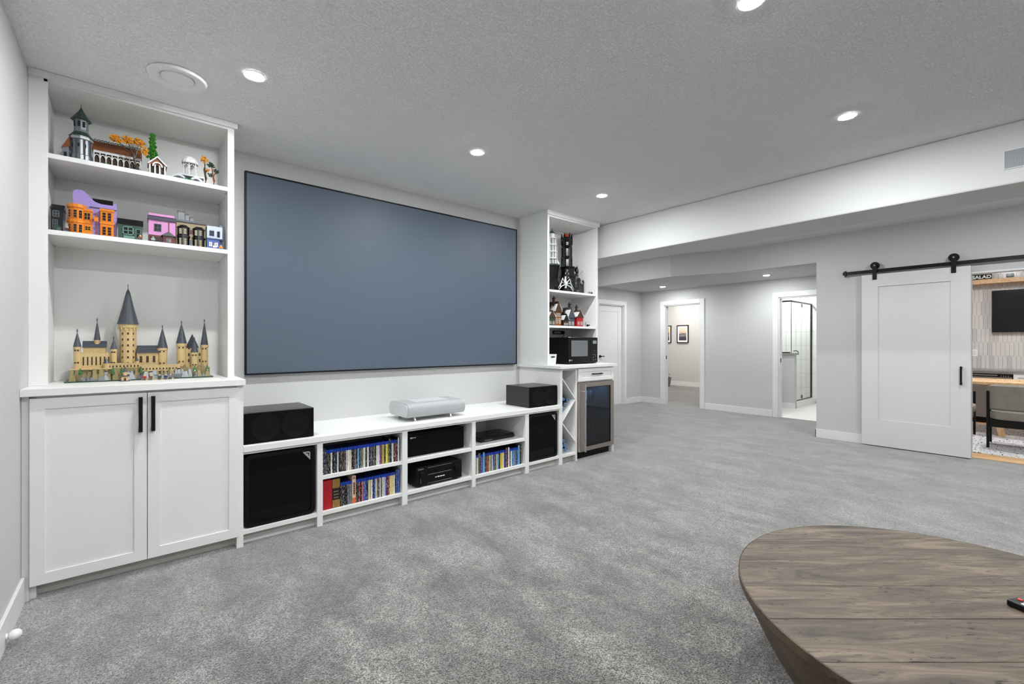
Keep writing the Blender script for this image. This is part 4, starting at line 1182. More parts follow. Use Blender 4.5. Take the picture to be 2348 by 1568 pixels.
a = shop('toy_shop', 'tan toy shop with rounded black bay windows and grey chimneys', .20, .354, 3.53, 3.64, .165, Dtan)
for x in (.238, .318):
    MB().lathe([(0, 0), (.032, 0), (.032, .058), (.036, .062), (.036, .07), (.031, .074), (.031, .118), (.036, .124), (.02, .138), (0, .14)], (x, 3.53, zt), 14).build('bay_wall', Black, a)
    for zz, hh in ((.008, .045), (.078, .036)):
        for ang in (-.55, .2):
            xx, yy = x + .0325 * math.sin(ang), 3.53 - .0325 * math.cos(ang)
            win(a, xx - .008, xx + .008, yy, zt + zz, zt + zz + hh, Black, YGl, 1, 3)
B(.2, .356, 3.522, 3.645, zt + .16, zt + .172).build('parapet', DGrey, a)
for x, h_, w_ in ((.212, .06, .034), (.25, .045, .02), (.275, .03, .018)):
    c_ = B(x, x + w_, 3.57, 3.60, zt + .172, zt + .172 + h_).build('chimney', MGrey, a)
    B(x - .002, x + w_ + .002, 3.568, 3.602, zt + .172 + h_, zt + .18 + h_).build('chimney_cap', Black, c_)
win(a, .268, .290, 3.53, zt + .09, zt + .115, DRed, T('plum', '#4c1c2c')); win(a, .268, .290, 3.53, zt + .004, zt + .05, MGrey, Glass, 2, 1, 'door')

a = shop('toy_shop', 'pale blue toy shop with dark blue ground floor at the right end', .362, .448, 3.53, 3.63, .075, DBlue)
B(.362, .448, 3.53, 3.63, zt + .075, zt + .16).build('upper_wall', PaleB, a)
B(.36, .45, 3.515, 3.53, zt + .068, zt + .078).build('shop_cornice', DBlue, a)
B(.362, .43, 3.518, 3.53, zt, zt + .068).build('shop_front', Blue, a)
win(a, .375, .402, 3.53, zt + .095, zt + .13, DBlue); win(a, .418, .434, 3.53, zt + .09, zt + .13, DBlue, Glass, 1, 2)
win(a, .37, .392, 3.518, zt + .02, zt + .055, DBlue, White, 2, 2); win(a, .4, .424, 3.518, zt + .02, zt + .055, DBlue, White, 2, 2)
MB().box(.435, .448, 3.55, 3.57, zt + .16, zt + .175).build('chimney', MGrey, a)

def figure(label, x, y, z0, body, head=Tan, hh=.034, group='tiny toy figures'):
    t_ = thing('toy_figure', label, 'toy figure', (x, y, z0), group)
    MB().box(x - .006, x - .0005, y - .004, y + .004, z0, z0 + hh * .36).box(x + .0005, x + .006, y - .004, y + .004, z0, z0 + hh * .36).build('legs', DGrey, t_)
    MB().prism([(x - .007, z0 + hh * .36), (x + .007, z0 + hh * .36), (x + .0052, z0 + hh * .7), (x - .0052, z0 + hh * .7)], 'y', y - .004, y + .004).build('torso', body, t_)
    MB().box(x - .0098, x - .0062, y - .006, y + .002, z0 + hh * .36, z0 + hh * .68).box(x + .0062, x + .0098, y - .006, y + .002, z0 + hh * .36, z0 + hh * .68).build('arms', body, t_)
    MB().lathe([(0, 0), (.0045, 0), (.005, .003), (.005, .008), (.003, .0095), (0, .0105)], (x, y, z0 + hh * .7), 12).build('head', head, t_)
figure('tiny brown toy figure in front of the dark green shop', .025, 3.475, zt, RBrown)
figure('tiny grey toy figure beside the pink shop', .085, 3.475, zt, LGrey, LGrey)
figure('tiny dark red toy figure in front of the orange bay', -.285, 3.475, zt, DRed)
figure('tiny white toy figure in front of the pale blue shop', .40, 3.488, zt, White)
figure('tiny orange toy figure at the right end of the shop row', .435, 3.49, zt, Orange)

# --- big tan castle on the counter ---
zt = 1.061 + E
ca = thing('toy_castle', 'large tan brick toy castle with slate grey cone roofs on a rocky base', 'toy model', (.045, 3.66, zt))
yc = 3.66
B(-.305, .40, 3.56, 3.80, zt, zt + .007).build('baseplate', DGreen, ca)
def rocks(m, n, name, x0, x1, y0, y1, hmin, hmax):
    b = MB()
    for k in range(n):
        x = random.uniform(x0, x1); y = random.uniform(y0, y1); w_ = random.uniform(.008, .018); h_ = random.uniform(hmin, hmax)
        q = random.uniform(-.4, .4)
        b.add([(x - w_, y - w_, zt + .005), (x + w_, y - w_, zt + .005), (x + w_, y + w_, zt + .005), (x - w_, y + w_, zt + .005),
               (x - w_ * .6 + w_ * q, y - w_ * .1, zt + h_), (x + w_ * .3 + w_ * q, y - w_ * .1, zt + h_), (x + w_ * .6, y + w_, zt + h_ * .95), (x - w_ * .6, y + w_, zt + h_ * .95)],
              [(3, 2, 1, 0), (4, 5, 6, 7), (0, 1, 5, 4), (1, 2, 6, 5), (2, 3, 7, 6), (3, 0, 4, 7)])
    o = b.build(name, m, ca); o['kind'] = 'stuff'; return o
rocks(Olive, 60, 'tan_rocks', -.28, .38, 3.575, 3.64, .03, .075)
rocks(LGrey, 42, 'grey_rocks', -.28, .38, 3.57, 3.63, .02, .06)
rocks(MGrey, 30, 'dark_rocks', -.28, .38, 3.57, 3.62, .015, .045)
rocks(Dtan, 34, 'brown_rocks', -.27, .37, 3.60, 3.66, .05, .085)
for x, y in ((-.24, 3.57), (-.1, 3.575), (-.06, 3.565), (.03, 3.572), (.3, 3.57), (.37, 3.60)):
    t2 = MB()
    for k in range(4):
        t2.lathe([(0, 0), (.011 - .0022 * k, 0), (.002, .012), (0, .012)], (x, y, zt + .045 + k * .008), 6)
    t2.build('pine', Green, ca)
B(-.27, .24, 3.62, 3.78, zt + .007, zt + .075).build('rock_core', Olive, ca)
B(.20, .385, 3.60, 3.78, zt + .007, zt + .065).build('rock_core', Olive, ca)
def merlons(x0, x1, y0, y1, z, m, w_=.009):
    n_ = max(2, int((x1 - x0) / (w_ * 2)))
    for k in range(n_):
        x = x0 + (x1 - x0) * (k + .5) / n_
        B(x - w_ / 2, x + w_ / 2, y0, y0 + .008, z, z + .009).build('merlon', m, ca)
# crenellated outer ward on the left
B(-.285, -.105, 3.605, 3.77, zt + .07, zt + .078).build('terrace', Tan, ca)
B(-.262, -.10, 3.645, 3.76, zt + .078, zt + .165).build('ward_wall', Tan, ca)
merlons(-.262, -.10, 3.645, 3.76, zt + .165, Tan)
for k in range(8):
    x = -.25 + k * .0185
    B(x - .003, x + .003, 3.6435, 3.6455, zt + .095, zt + .145).build('slit_window', DBrown, ca)
B(-.235, -.135, 3.68, 3.75, zt + .165, zt + .20).build('ward_house', Tan, ca)
gable(ca, -.235, -.135, 3.68, 3.75, zt + .20, zt + .24, DGrey, 'x', 'ward_roof')
cone_tower(ca, -.258, 3.65, zt + .075, .016, .13, .085, Tan, DGrey, wins=2)
cone_tower(ca, -.175, 3.71, zt + .165, .014, .08, .115, Tan, DGrey)
cone_tower(ca, -.098, 3.645, zt + .075, .015, .115, .06, Tan, DGrey, wins=2)
# tallest tower
c = (-.032, 3.69, zt + .06)
MB().lathe([(0, 0), (.042, 0), (.042, .255), (.048, .265), (.048, .285), (0, .285)], c, 18).build('tower_wall', Tan, ca)
MB().lathe([(0, .285), (.054, .285), (.05, .297), (.03, .385), (.01, .485), (0, .51)], c, 18).build('tower_roof', DGrey, ca)
MB().cyl((c[0], c[1], c[2] + .505), .0016, .03, 'z', 8).build('flag_pole', DGrey, ca)
for k in range(6):
    for ang in (-.62, .0, .62):
        x, y = c[0] + .0415 * math.sin(ang), c[1] - .0415 * math.cos(ang)
        zz = c[2] + .035 + k * .037
        B(x - .0045, x + .0045, y - .0012, y + .005, zz, zz + .013).build('window', DBrown, ca)
for ang in [2 * PI * q / 14 for q in range(14)]:
    x, y = c[0] + .0475 * math.cos(ang), c[1] + .0475 * math.sin(ang)
    B(x - .003, x + .003, y - .003, y + .003, c[2] + .25, c[2] + .262).build('corbel', Tan, ca)
# middle hall
B(.012, .115, 3.65, 3.75, zt + .075, zt + .165).build('hall_wall', Tan, ca)
gable(ca, .012, .115, 3.645, 3.755, zt + .165, zt + .212, DGrey, 'x', 'hall_roof')
for x in (.03, .062, .094):
    B(x - .006, x + .006, 3.6475, 3.651, zt + .105, zt + .145).build('tall_window', DBrown, ca)
cone_tower(ca, .137, 3.67, zt + .06, .0255, .135, .128, Tan, DGrey, over=1.12, wins=2)
# square keep on the right with round corner towers
B(.235, .36, 3.665, 3.76, zt + .06, zt + .185).build('keep_wall', Tan, ca)
merlons(.235, .36, 3.665, 3.76, zt + .185, Tan)
for x in (.275, .305, .335):
    B(x - .004, x + .004, 3.6625, 3.6655, zt + .10, zt + .12).build('window', DBrown, ca)
    B(x - .004, x + .004, 3.6625, 3.6655, zt + .14, zt + .16).build('window', DBrown, ca)
MB().lathe([(0, .185), (.042, .185), (0, .29)], (.298, 3.715, zt), 4).build('keep_roof', DGrey, ca)
cone_tower(ca, .236, 3.665, zt + .06, .026, .165, .13, Tan, DGrey, wins=2)
cone_tower(ca, .362, 3.67, zt + .06, .021, .155, .155, Tan, DGrey, over=1.05, wins=2)
cone_tower(ca, .305, 3.645, zt + .05, .02, .115, .08, Tan, DGrey, wins=2)
# long low walls with small openings
for x0, x1, y, z0_, z1_ in ((-.145, .03, 3.622, zt + .07, zt + .10), (.028, .225, 3.60, zt + .05, zt + .085)):
    B(x0, x1, y, y + .02, z0_, z1_).build('rampart', Tan, ca)
    k = x0 + .012
    while k < x1 - .01:
        B(k - .0035, k + .0035, y - .001, y + .004, z0_ + .01, z0_ + .021).build('window', DBrown, ca); k += .0165
    B(x0, x1, y - .002, y + .022, z1_, z1_ + .005).build('coping', Tan, ca)
cone_tower(ca, -.13, 3.625, zt + .06, .014, .045, .03, Tan, DGrey, spire=False)
cone_tower(ca, .01, 3.63, zt + .075, .0085, .04, .028, Tan, DGrey, spire=False)
B(.012, .235, 3.575, 3.60, zt + .007, zt + .03).build('plinth', MGrey, ca)
gh = thing('toy_gatehouse', 'tiny tan toy gatehouse with grey spire in front of the castle', 'toy model', (-.044, 3.52, zt))
B(-.066, -.022, 3.505, 3.535, zt, zt + .004).build('baseplate', DGrey, gh)
B(-.060, -.028, 3.508, 3.533, zt + .004, zt + .028).build('wall', Tan, gh)
MB().prism([(-.049, zt + .004), (-.039, zt + .004), (-.039, zt + .016), (-.044, zt + .021), (-.049, zt + .016)], 'y', 3.5065, 3.509).build('doorway', DBrown, gh)
gable(gh, -.060, -.028, 3.508, 3.533, zt + .028, zt + .04, DGrey, 'x')
cone_tower(gh, -.044, 3.52, zt + .034, .010, .02, .034, Tan, DGrey, 12, spire=False)
for i, (x, mm, lab) in enumerate(((.045, Red, 'tiny dark red toy figure in front of the castle'), (.075, RBrown, 'tiny brown toy figure in front of the castle'), (.118, DGreen, 'tiny green toy figure in front of the castle'),
                    (.148, DBlue, 'tiny navy toy figure in front of the castle'), (.172, MGrey, 'tiny grey toy figure in front of the castle'))):
    figure(lab, x, 3.535, zt, mm)
tag(B(.03, .19, 3.548, 3.556, zt, zt + .008).build('toy_plaque', Tan), 'low tan brick strip behind the tiny figures', 'toy brick')

# --- right hutch upper shelf ---
zt = R1 + E
wt = thing('toy_tower', 'white tiered toy tower with green cap on a dark rock at the narrow hutch', 'toy model', (3.757, 3.70, zt))
cx, cy = 3.757, 3.70
MB().lathe([(0, 0), (.105, 0), (.1, .07), (.08, .12), (.06, .16), (.07, .20), (.08, .30), (.09, .32), (0, .32)], (cx + .0, cy, zt), 9).build('rock', Black, wt)
MB().lathe([(0, .32), (.095, .32), (.095, .335), (0, .335)], (cx, cy, zt), 12).build('platform', DGrey, wt)
zz = zt + .335; rr = .052
for k in range(4):
    MB().lathe([(0, 0), (rr * .72, 0), (rr * .72, .065), (0, .065)], (cx, cy, zz), 12).build('core', LGrey, wt)
    for q in range(8):
        a_ = 2 * PI * q / 8 + .2
        MB().cyl((cx + rr * .9 * math.cos(a_), cy + rr * .9 * math.sin(a_), zz), .0065, .065, 'z', 8).build('column', White, wt)
    MB().lathe([(0, .065), (rr * 1.12, .065), (rr * 1.16, .073), (rr * 1.12, .08), (0, .08)], (cx, cy, zz), 16).build('balcony', White, wt)
    zz += .08; rr *= .96
MB().cyl((cx, cy, zz), .038, .045, 'z', 14).build('top_drum', White, wt)
MB().lathe([(0, 0), (.045, 0), (.03, .015), (.008, .036), (0, .036)], (cx, cy, zz + .045), 14).build('cap_roof', DGreen, wt)
MB().cyl((cx, cy, zz + .078), .003, .03, 'z', 8).build('finial', DGrey, wt)
MB().box(cx + .05, cx + .09, cy - .04, cy + .02, zt + .335, zt + .365).box(cx + .055, cx + .085, cy - .03, cy + .01, zt + .365, zt + .39).build('annex', White, wt)

bt = thing('toy_tower', 'tall black toy tower with a red orange flame top', 'toy model', (4.0, 3.69, zt))
cx, cy = 4.0, 3.69
MB().lathe([(0, 0), (.145, 0), (.14, .05), (.12, .08), (.12, .19), (.125, .21), (0, .21)], (cx + .02, cy, zt), 8).build('lower_keep', Black, bt)
MB().lathe([(0, .21), (.10, .21), (.105, .30), (.12, .32), (.11, .33), (0, .33)], (cx + .01, cy, zt), 8).build('middle_keep', Black, bt)
MB().lathe([(0, .33), (.062, .33), (.055, .42), (.068, .44), (.052, .46), (.052, .55), (.066, .57), (.05, .59), (.052, .63), (.07, .66), (.055, .69), (0, .69)], (cx, cy, zt), 10).build('tower_wall', Black, bt)
for q in range(6):
    a_ = 2 * PI * q / 6 + .3
    for z0_, z1_, r_ in ((.33, .50, .058), (.46, .62, .055), (.60, .735, .06)):
        x, y = cx + r_ * math.cos(a_), cy + r_ * math.sin(a_)
        MB().lathe([(0, 0), (.012, 0), (.013, (z1_ - z0_) * .6), (.004, z1_ - z0_), (0, z1_ - z0_)], (x, y, zt + z0_), 6).build('buttress', Black, bt)
for q in range(7):
    a_ = q * 2.4; r_ = .022 * (q > 0)
    MB().lathe([(0, 0), (.018, .006), (.02, .02), (.008, .046), (0, .056)], (cx + r_ * math.cos(a_), cy + r_ * math.sin(a_), zt + .69 - .004 * q), 7).build('flame', Red if q % 2 else T('flame_orange', '#d8481c'), bt)
for dx, h_, r_ in ((.14, .21, .02), (.175, .15, .018), (.212, .19, .013), (-.09, .30, .02), (.10, .345, .018), (-.12, .22, .016), (.06, .26, .016)):
    MB().lathe([(0, 0), (r_, 0), (r_ * .9, h_ * .75), (r_ * 1.25, h_ * .8), (r_ * 1.2, h_ * .86), (r_ * .3, h_), (0, h_)], (cx + dx, cy - .075, zt), 7).build('turret', Black, bt)
for k in range(16):
    x = cx - .14 + random.random() * .30; zz = zt + .03 + random.random() * .27; 
    B(x, x + .007, cy - .118 + .02 * (zz - zt > .2), cy - .108, zz, zz + .02).build('slit', LGrey, bt)
for x in (cx + .13, cx + .165, cx + .195):
    MB().lathe([(0, 0), (.014, 0), (.006, .014), (0, .018)], (x, cy - .16, zt), 6).build('ember', T('flame_orange', '#d8481c'), bt)

bs = thing('toy_winged_frame', 'black and white tangled toy creature frame with raised wing struts', 'toy model', (3.80, 3.50, zt))
x0, y0 = 3.77, 3.495
MB().lathe([(0, 0), (.034, 0), (.036, .015), (.025, .04), (0, .045)], (x0, y0, zt), 8).build('base', Black, bs)
MB().tube([(x0, y0, zt + .03), (x0 + .01, y0, zt + .09), (x0 - .005, y0, zt + .13), (x0 - .01, y0 - .01, zt + .175)], [.02, .018, .012, .006]).build('body', White, bs)
for sg in (-1, 1):
    for k, (dx, dz) in enumerate(((.10, .12), (.13, .075), (.12, .03))):
        MB().tube([(x0, y0, zt + .085), (x0 + sg * dx * .6, y0 - .01, zt + dz + .03), (x0 + sg * dx, y0 - .01, zt + dz * .35 + .006)], [.006, .005, .003], 6).build('wing_strut', White if k != 1 else LGrey, bs)
figure('tiny olive toy figure at the right end of the hutch shelf', 4.15, 3.475, zt, Olive, Olive, .03)
figure('tiny grey toy figure at the right end of the hutch shelf', 4.18, 3.475, zt, MGrey, Black, .028)
figure('tiny black toy figure at the right end of the hutch shelf', 4.21, 3.475, zt, Black, Black, .028)

# --- right hutch lower shelf: snowy village ---
zt = R2 + E
def cottage(label, x0, x1, yf, yb, h, rh, wall, roof, snow=True, chim=None, axis='y'):
    t_ = thing('toy_cottage', label, 'toy model', ((x0 + x1) / 2, (yf + yb) / 2, zt), 'snowy toy cottages')
    B(x0, x1, yf, yb, zt, zt + h).build('wall', wall, t_)
    xc = (x0 + x1) / 2
    gable(t_, x0, x1, yf, yb, zt + h, zt + h + rh, roof, axis, 'roof', .008)
    if snow:
        if axis == 'y':
            for sg in (-1, 1):
                e = (x1 - x0) / 2 + .009
                P = [(xc + sg * e * .98, zt + h + .003), (xc + sg * e * .35, zt + h + rh * .66), (xc + sg * e * .3, zt + h + rh * .76), (xc + sg * e * 1.02, zt + h + .012)]
                MB().prism(P, 'y', yf - .010, yf + (yb - yf) * .55).build('snow', White, t_)
        else:
            B(x0 - .008, x1 + .008, yf - .012, yf - .002, zt + h + .002, zt + h + .012).build('snow', White, t_)
    wd = x1 - x0
    win(t_, x0 + wd * .12, x0 + wd * .4, yf, zt + h * .18, zt + h * .55, White, YGl); win(t_, x0 + wd * .6, x0 + wd * .88, yf, zt + h * .18, zt + h * .55, White, YGl)
    if h > .13:
        win(t_, x0 + wd * .2, x0 + wd * .45, yf, zt + h * .65, zt + h * .9, White, Glass); win(t_, x0 + wd * .55, x0 + wd * .8, yf, zt + h * .65, zt + h * .9, White, Glass)
    if chim:
        cx_ = x0 + wd * chim
        c_ = B(cx_ - .011, cx_ + .011, yf + .04, yf + .062, zt + h, zt + h + rh + .035).build('chimney', DBrown, t_)
        MB().box(cx_ - .016, cx_ + .016, yf + .035, yf + .067, zt + h + rh + .035, zt + h + rh + .043).cyl((cx_, yf + .051, zt + h + rh + .043), .006, .02, 'z', 8).build('chimney_pot', Black, c_)
    return t_
cottage('green toy cottage with snowy roof at the left of the village', 3.503, 3.603, 3.50, 3.62, .09, .085, DGreen, DBrown, True, .5)
cottage('tall brown toy cottage with chimney and snow in the village', 3.623, 3.725, 3.52, 3.66, .16, .12, RBrown, DBrown, True, .3)
cottage('dark brown toy cottage with white timber in the village', 3.745, 3.82, 3.50, 3.60, .065, .08, DBrown, Black, True, .75)
cottage('grey toy cottage with steep slate roof in the village', 3.84, 3.95, 3.52, 3.64, .10, .125, DGrey, DGrey, True, .7)
cottage('red toy cottage with snowy roof at the right of the village', 3.972, 4.078, 3.50, 3.62, .11, .085, Red, DBrown, True, .45)
t_ = thing('toy_lamp_post', 'tiny black toy lamp post beside the red cottage', 'toy model', (4.115, 3.49, zt))
MB().cyl((4.115, 3.49, zt), .006, .004, 'z', 10).cyl((4.115, 3.49, zt + .004), .0025, .055, 'z', 8).build('post', Black, t_)
MB().ball((4.115, 3.49, zt + .065), .006, 10).build('lantern', White, t_)
t_ = thing('toy_stall', 'tiny black and white toy cart at the right end of the village', 'toy model', (4.16, 3.49, zt))
B(4.145, 4.178, 3.478, 3.502, zt + .006, zt + .028).build('body', Black, t_)
for x in (4.152, 4.171):
    MB().cyl((x, 3.474, zt + .006), .006, .003, 'y', 12).build('wheel', White, t_)
B(4.15, 4.173, 3.482, 3.498, zt + .028, zt + .04).build('load', White, t_)
B(4.146, 4.177, 3.480, 3.500, zt, zt + .0055).build('axle_block', MGrey, t_)

# ================================================================== DOOR STOP
t_ = thing('door_stop', 'white ball door stop on the left baseboard', 'door stop', (XL + .0145, 2.82, .0245))
MB().cyl((XL + .0145, 2.82, .046), .012, .006, 'x', 20).build('base_ring', M_white_plastic, t_, smooth=True)
MB().ball((-.3895, 2.82, .046), .0215, 24).build('ball', M_white_plastic, t_, smooth=True)

# ================================================================== BARN DOOR
bd = thing('barn_door', 'large white one panel sliding barn door hanging on a black rail', 'door', (7.05, .95, 0))
by0, by1, bz0, bz1 = .47, 1.437, .012, 2.146
M_barn = mat('barn_door_paint', '#d2d2d1', .45, var=.01)
B(7.058, 7.088, by0, by1, bz0, bz1).build('slab', M_barn, bd)
m = MB()
py0, py1, pz0, pz1 = .63, 1.274, .337, 1.99
m.box(7.048, 7.058, by0, py0, bz0, bz1).box(7.048, 7.058, py1, by1, bz0, bz1).box(7.048, 7.058, py0, py1, bz0, pz0).box(7.048, 7.058, py0, py1, pz1, bz1)
m.build('stile_frame', M_barn, bd)
MB().box(7.012, 7.024, .536, .554, .822, 1.027).box(7.024, 7.048, .536, .554, .822, .85).box(7.024, 7.048, .536, .554, .999, 1.027).build('handle', M_black, bd, bevel=.0015)
for y in (1.308, .605):
    h_ = MB().box(7.036, 7.0475, y - .02, y + .02, 2.08, 2.27).build('hanger_strap', M_black, bd, bevel=.002)
    MB().lathe([(0, 0), (.046, 0), (.046, .008), (.038, .009), (.038, .016), (.046, .017), (.046, .025), (0, .025)], (7.0565, y, 2.2555), 28, 0, 'x').build('wheel', M_black, h_, smooth=True)
    MB().cyl((7.031, y, 2.2555), .009, .0055, 'x', 10).build('bolt', M_greyplastic, h_)
rl = thing('barn_door_rail', 'long black steel sliding door rail mounted on the wall', 'rail', (7.07, .4, 2.17))
B(7.066, 7.073, -1.0, 1.64, 2.17, 2.21).build('track', M_black, rl)
for y in (1.56, 1.17, .72, .1, -.5):
    MB().cyl((7.073, y, 2.19), .011, RX - 7.0735, 'x', 12).cyl((7.060, y, 2.19), .012, .006, 'x', 8).build('standoff', M_black, rl)
MB().box(7.055, 7.0885, 1.60, 1.625, 2.160, 2.222).box(7.064, 7.075, 1.607, 1.618, 2.14, 2.160).build('end_stop', M_black, rl, bevel=.002)

# ================================================================== COFFEE TABLE
TC = (2.07, .108); TR = .70; TZ = .42
ct = thing('coffee_table', 'round weathered plank drum coffee table in the foreground', 'coffee table', (TC[0], TC[1], 0))
yaw = math.radians(40.3)
fx, fy = math.sin(yaw), math.cos(yaw); rx_, ry_ = math.cos(yaw), -math.sin(yaw)
prof = [(0, .0)] + [(.37 + .322 * (k / 14) ** .5, .0 + (TZ - .03) * k / 14) for k in range(15)] + [(.66, TZ - .03), (0, TZ - .03)]
MB().lathe(prof, (TC[0], TC[1], 0), 72).build('drum_side', M_tableside, ct, smooth=True)
MB().lathe([(.6972, 0), (.6985, 0), (.7, .004), (.7004, .029), (.6995, .0298), (.6972, .0298), (.6972, 0)], (TC[0], TC[1], TZ - .0298), 96).build('rim_band', M_tableside, ct, smooth=True)
off0 = 1.972 - (TC[0] * fx + TC[1] * fy)      # seam position measured along the view-forward direction
seams = sorted([off0 + .19 * k for k in range(-9, 3)])
rim = TR - .004
ed = [-rim] + [s for s in seams if -rim + .04 < s < rim - .02] + [rim]
for a_, b_ in zip(ed, ed[1:]):
    P = []
    n = 14
    lo, hi = a_ + .0012, b_ - .0012
    right = []; left = []
    for k in range(n + 1):
        v = lo + (hi - lo) * k / n
        hw = math.sqrt(max(1e-6, rim * rim - v * v))
        right.append((hw, v)); left.append((-hw, v))
    W2 = lambda u, v: (TC[0] + u * rx_ + v * fx, TC[1] + u * ry_ + v * fy)
    zt_, zb_ = TZ + random.uniform(-.0006, .0006), TZ - .0265
    V = []
    for (u, v), (u2_, v2) in zip(right, left):
        V += [(*W2(u2_, v2), zb_), (*W2(u, v), zb_), (*W2(u, v), zt_), (*W2(u2_, v2), zt_)]
    F = [(0, 1, 2, 3), (4 * n + 3, 4 * n + 2, 4 * n + 1, 4 * n)]
    for k in range(n):
        for q in range(4):
            F.append((4 * k + q, 4 * k + (q + 1) % 4, 4 * k + 4 + (q + 1) % 4, 4 * k + 4 + q))
    MB().add(V, F).build('plank', M_table, ct)

# remote
rm = thing('remote_control', 'black remote control with red button on the coffee table', 'remote control', (2.15, -.02, TZ + .001))
ra = math.radians(-115)
def rp(u, v, z):
    return (2.225 + u * math.cos(ra) - v * math.sin(ra), .055 + u * math.sin(ra) + v * math.cos(ra), z)
def rbox(m, u0, u1, v0, v1, z0, z1):
    V = [rp(u, v, z) for z in (z0, z1) for v in (v0, v1) for u in (u0, u1)]
    return m.add(V, [(0, 2, 3, 1), (4, 5, 7, 6), (0, 1, 5, 4), (2, 6, 7, 3), (0, 4, 6, 2), (1, 3, 7, 5)])
zr = TZ + .0012
rbox(MB(), 0, .19, -.024, .024, zr, zr + .02).build('body', M_blackplastic, rm, bevel=.004)
rbox(MB(), .012, .022, .006, .016, zr + .02, zr + .023).build('power_button', mat('red_button', '#c8321e', .4), rm)
for i in range(6):
    for j in range(3):
        rbox(MB(), .032 + i * .022, .046 + i * .022, -.018 + j * .013, -.009 + j * .013, zr + .02, zr + .0225).build('button', mat('pale_button', '#b9c2c8', .4), rm)

# ================================================================== DINING ROOM
rg = tag(B(7.50, 10.15, -2.2, 1.4, .0062, .014).build('rug', M_rug), 'pale grey rug with black dash pattern under the dining chairs', 'rug')
zf = .0142
tb = thing('dining_table', 'light oak dining table with splayed legs beyond the opening', 'dining table', (9.4, -.2, zf))
B(8.975, 9.95, -1.4, .86, .712, .75).build('tabletop', M_oak, tb, bevel=.003)
def slant(p, q, w_, d_):
    m = MB(); V = []
    for (x, y, z) in (p, q):
        V += [(x - w_, y - d_, z), (x + w_, y - d_, z), (x + w_, y + d_, z), (x - w_, y + d_, z)]
    return m.add(V, [(3, 2, 1, 0), (4, 5, 6, 7), (0, 1, 5, 4), (1, 2, 6, 5), (2, 3, 7, 6), (3, 0, 4, 7)])
for sx, sy in ((1, 1), (1, -1), (-1, 1), (-1, -1)):
    bx_, by_ = (9.0 if sx > 0 else 9.88), (.30 if sy > 0 else -.9)
    slant((bx_, by_, zf), (9.12 if sx > 0 else 9.7, by_ + .14 * sy, .712), .022, .035).build('leg', M_oak, tb)
B(9.06, 9.8, -1.1, .46, .65, .711).build('apron', M_oak, tb)

def arm_chair(label, ox, oy, rot):
    """barrel-back chair: local +x is the seat front"""
    t_ = thing('dining_chair', label, 'chair', (ox, oy, zf), 'dining chairs')
    c_, s_ = math.cos(rot), math.sin(rot)
    W = lambda x, y: (ox + x * c_ - y * s_, oy + x * s_ + y * c_)
    def put(m, name, mt, **k):
        m.v = [(*W(x, y), z) for x, y, z in m.v]
        return m.build(name, mt, t_, **k)
    for x, y, h in ((-.24, .265, .69), (-.24, -.265, .69), (.24, .265, .60), (.24, -.265, .60)):
        put(MB().cyl((x, y, zf), .013, h, 'z', 12), 'leg', M_black)
    put(MB().box(-.24, .24, -.25, .25, .27, .36), 'seat_frame', M_black)
    st = [(.27 * math.copysign(abs(math.cos(t)) ** .45, math.cos(t)), .255 * math.copysign(abs(math.sin(t)) ** .45, math.sin(t))) for t in [2 * PI * k / 32 for k in range(32)]]
    put(MB().prism(st, 'z', .362, .455), 'seat', M_uph, bevel=.02, smooth=True)
    # curved backrest: swept shell around the rear
    n = 20; V = []; F = []
    for k in range(n + 1):
        t = PI * .5 + PI * k / n
        ex = lambda r: (r * .92 * math.copysign(abs(math.cos(t)) ** .6, math.cos(t)) - .02, r * math.copysign(abs(math.sin(t)) ** .6, math.sin(t)))
        o_, i_ = ex(.30), ex(.235)
        tp = .79 - .05 * (abs(math.sin(t)) ** 8)
        V += [(*o_, .50), (*o_, tp - .02), ((o_[0] + i_[0]) / 2, (o_[1] + i_[1]) / 2, tp), (*i_, tp - .02), (*i_, .50), ((o_[0] + i_[0]) / 2, (o_[1] + i_[1]) / 2, .475)]
    for k in range(n):
        for q in range(6):
            F.append((k * 6 + q, k * 6 + (q + 1) % 6, k * 6 + 6 + (q + 1) % 6, k * 6 + 6 + q))
    F += [(5, 4, 3, 2, 1, 0), tuple(n * 6 + q for q in range(6))]
    b_ = MB().add(V, F)
    put(b_, 'backrest', M_uph, smooth=True)
    return t_
arm_chair('taupe barrel back dining chair with black legs seen from behind', 8.19, .12, 0)
arm_chair('taupe dining chair at the table end half hidden by the barn door', 8.665, .80, -PI / 2)

tv = thing('television', 'black wall mounted television on the picket tile wall', 'television', (11.0, -.13, 1.467))
B(10.985, 11.02, -.75, .486, 1.467, 2.165).build('panel', M_blackplastic, tv, bevel=.002)
B(10.983, 10.9849, -.742, .478, 1.477, 2.157).build('screen', M_blackgloss, tv)
B(11.02, 11.061, -.35, .05, 1.65, 1.95).build('mount', M_black, tv)
tag(B(10.81, 11.0615, -1.2, 1.3, 2.276, 2.35).build('wall_shelf', M_oak, bevel=.002), 'thick light oak floating shelf above the television', 'shelf')
sg = thing('sign_block', 'black block sign with white lettering on the oak shelf', 'sign', (10.88, .62, 2.351))
B(10.862, 10.90, .482, .80, 2.3505, 2.44).build('block', M_black, sg)
text('SALAD', .075, (10.861, .598, 2.394), '-x', M_letter, sg, width=.222, bold=.0026)
bw = thing('glass_bowl', 'small clear glass bowl on the oak shelf', 'bowl', (10.92, .28, 2.3505))
MB().lathe([(0, .002), (.03, .002), (.044, .02), (.047, .075), (.045, .075), (.042, .022), (.028, .006), (0, .006)], (10.92, .28, 2.3505), 28).build('bowl', M_bowlglass, bw, smooth=True)
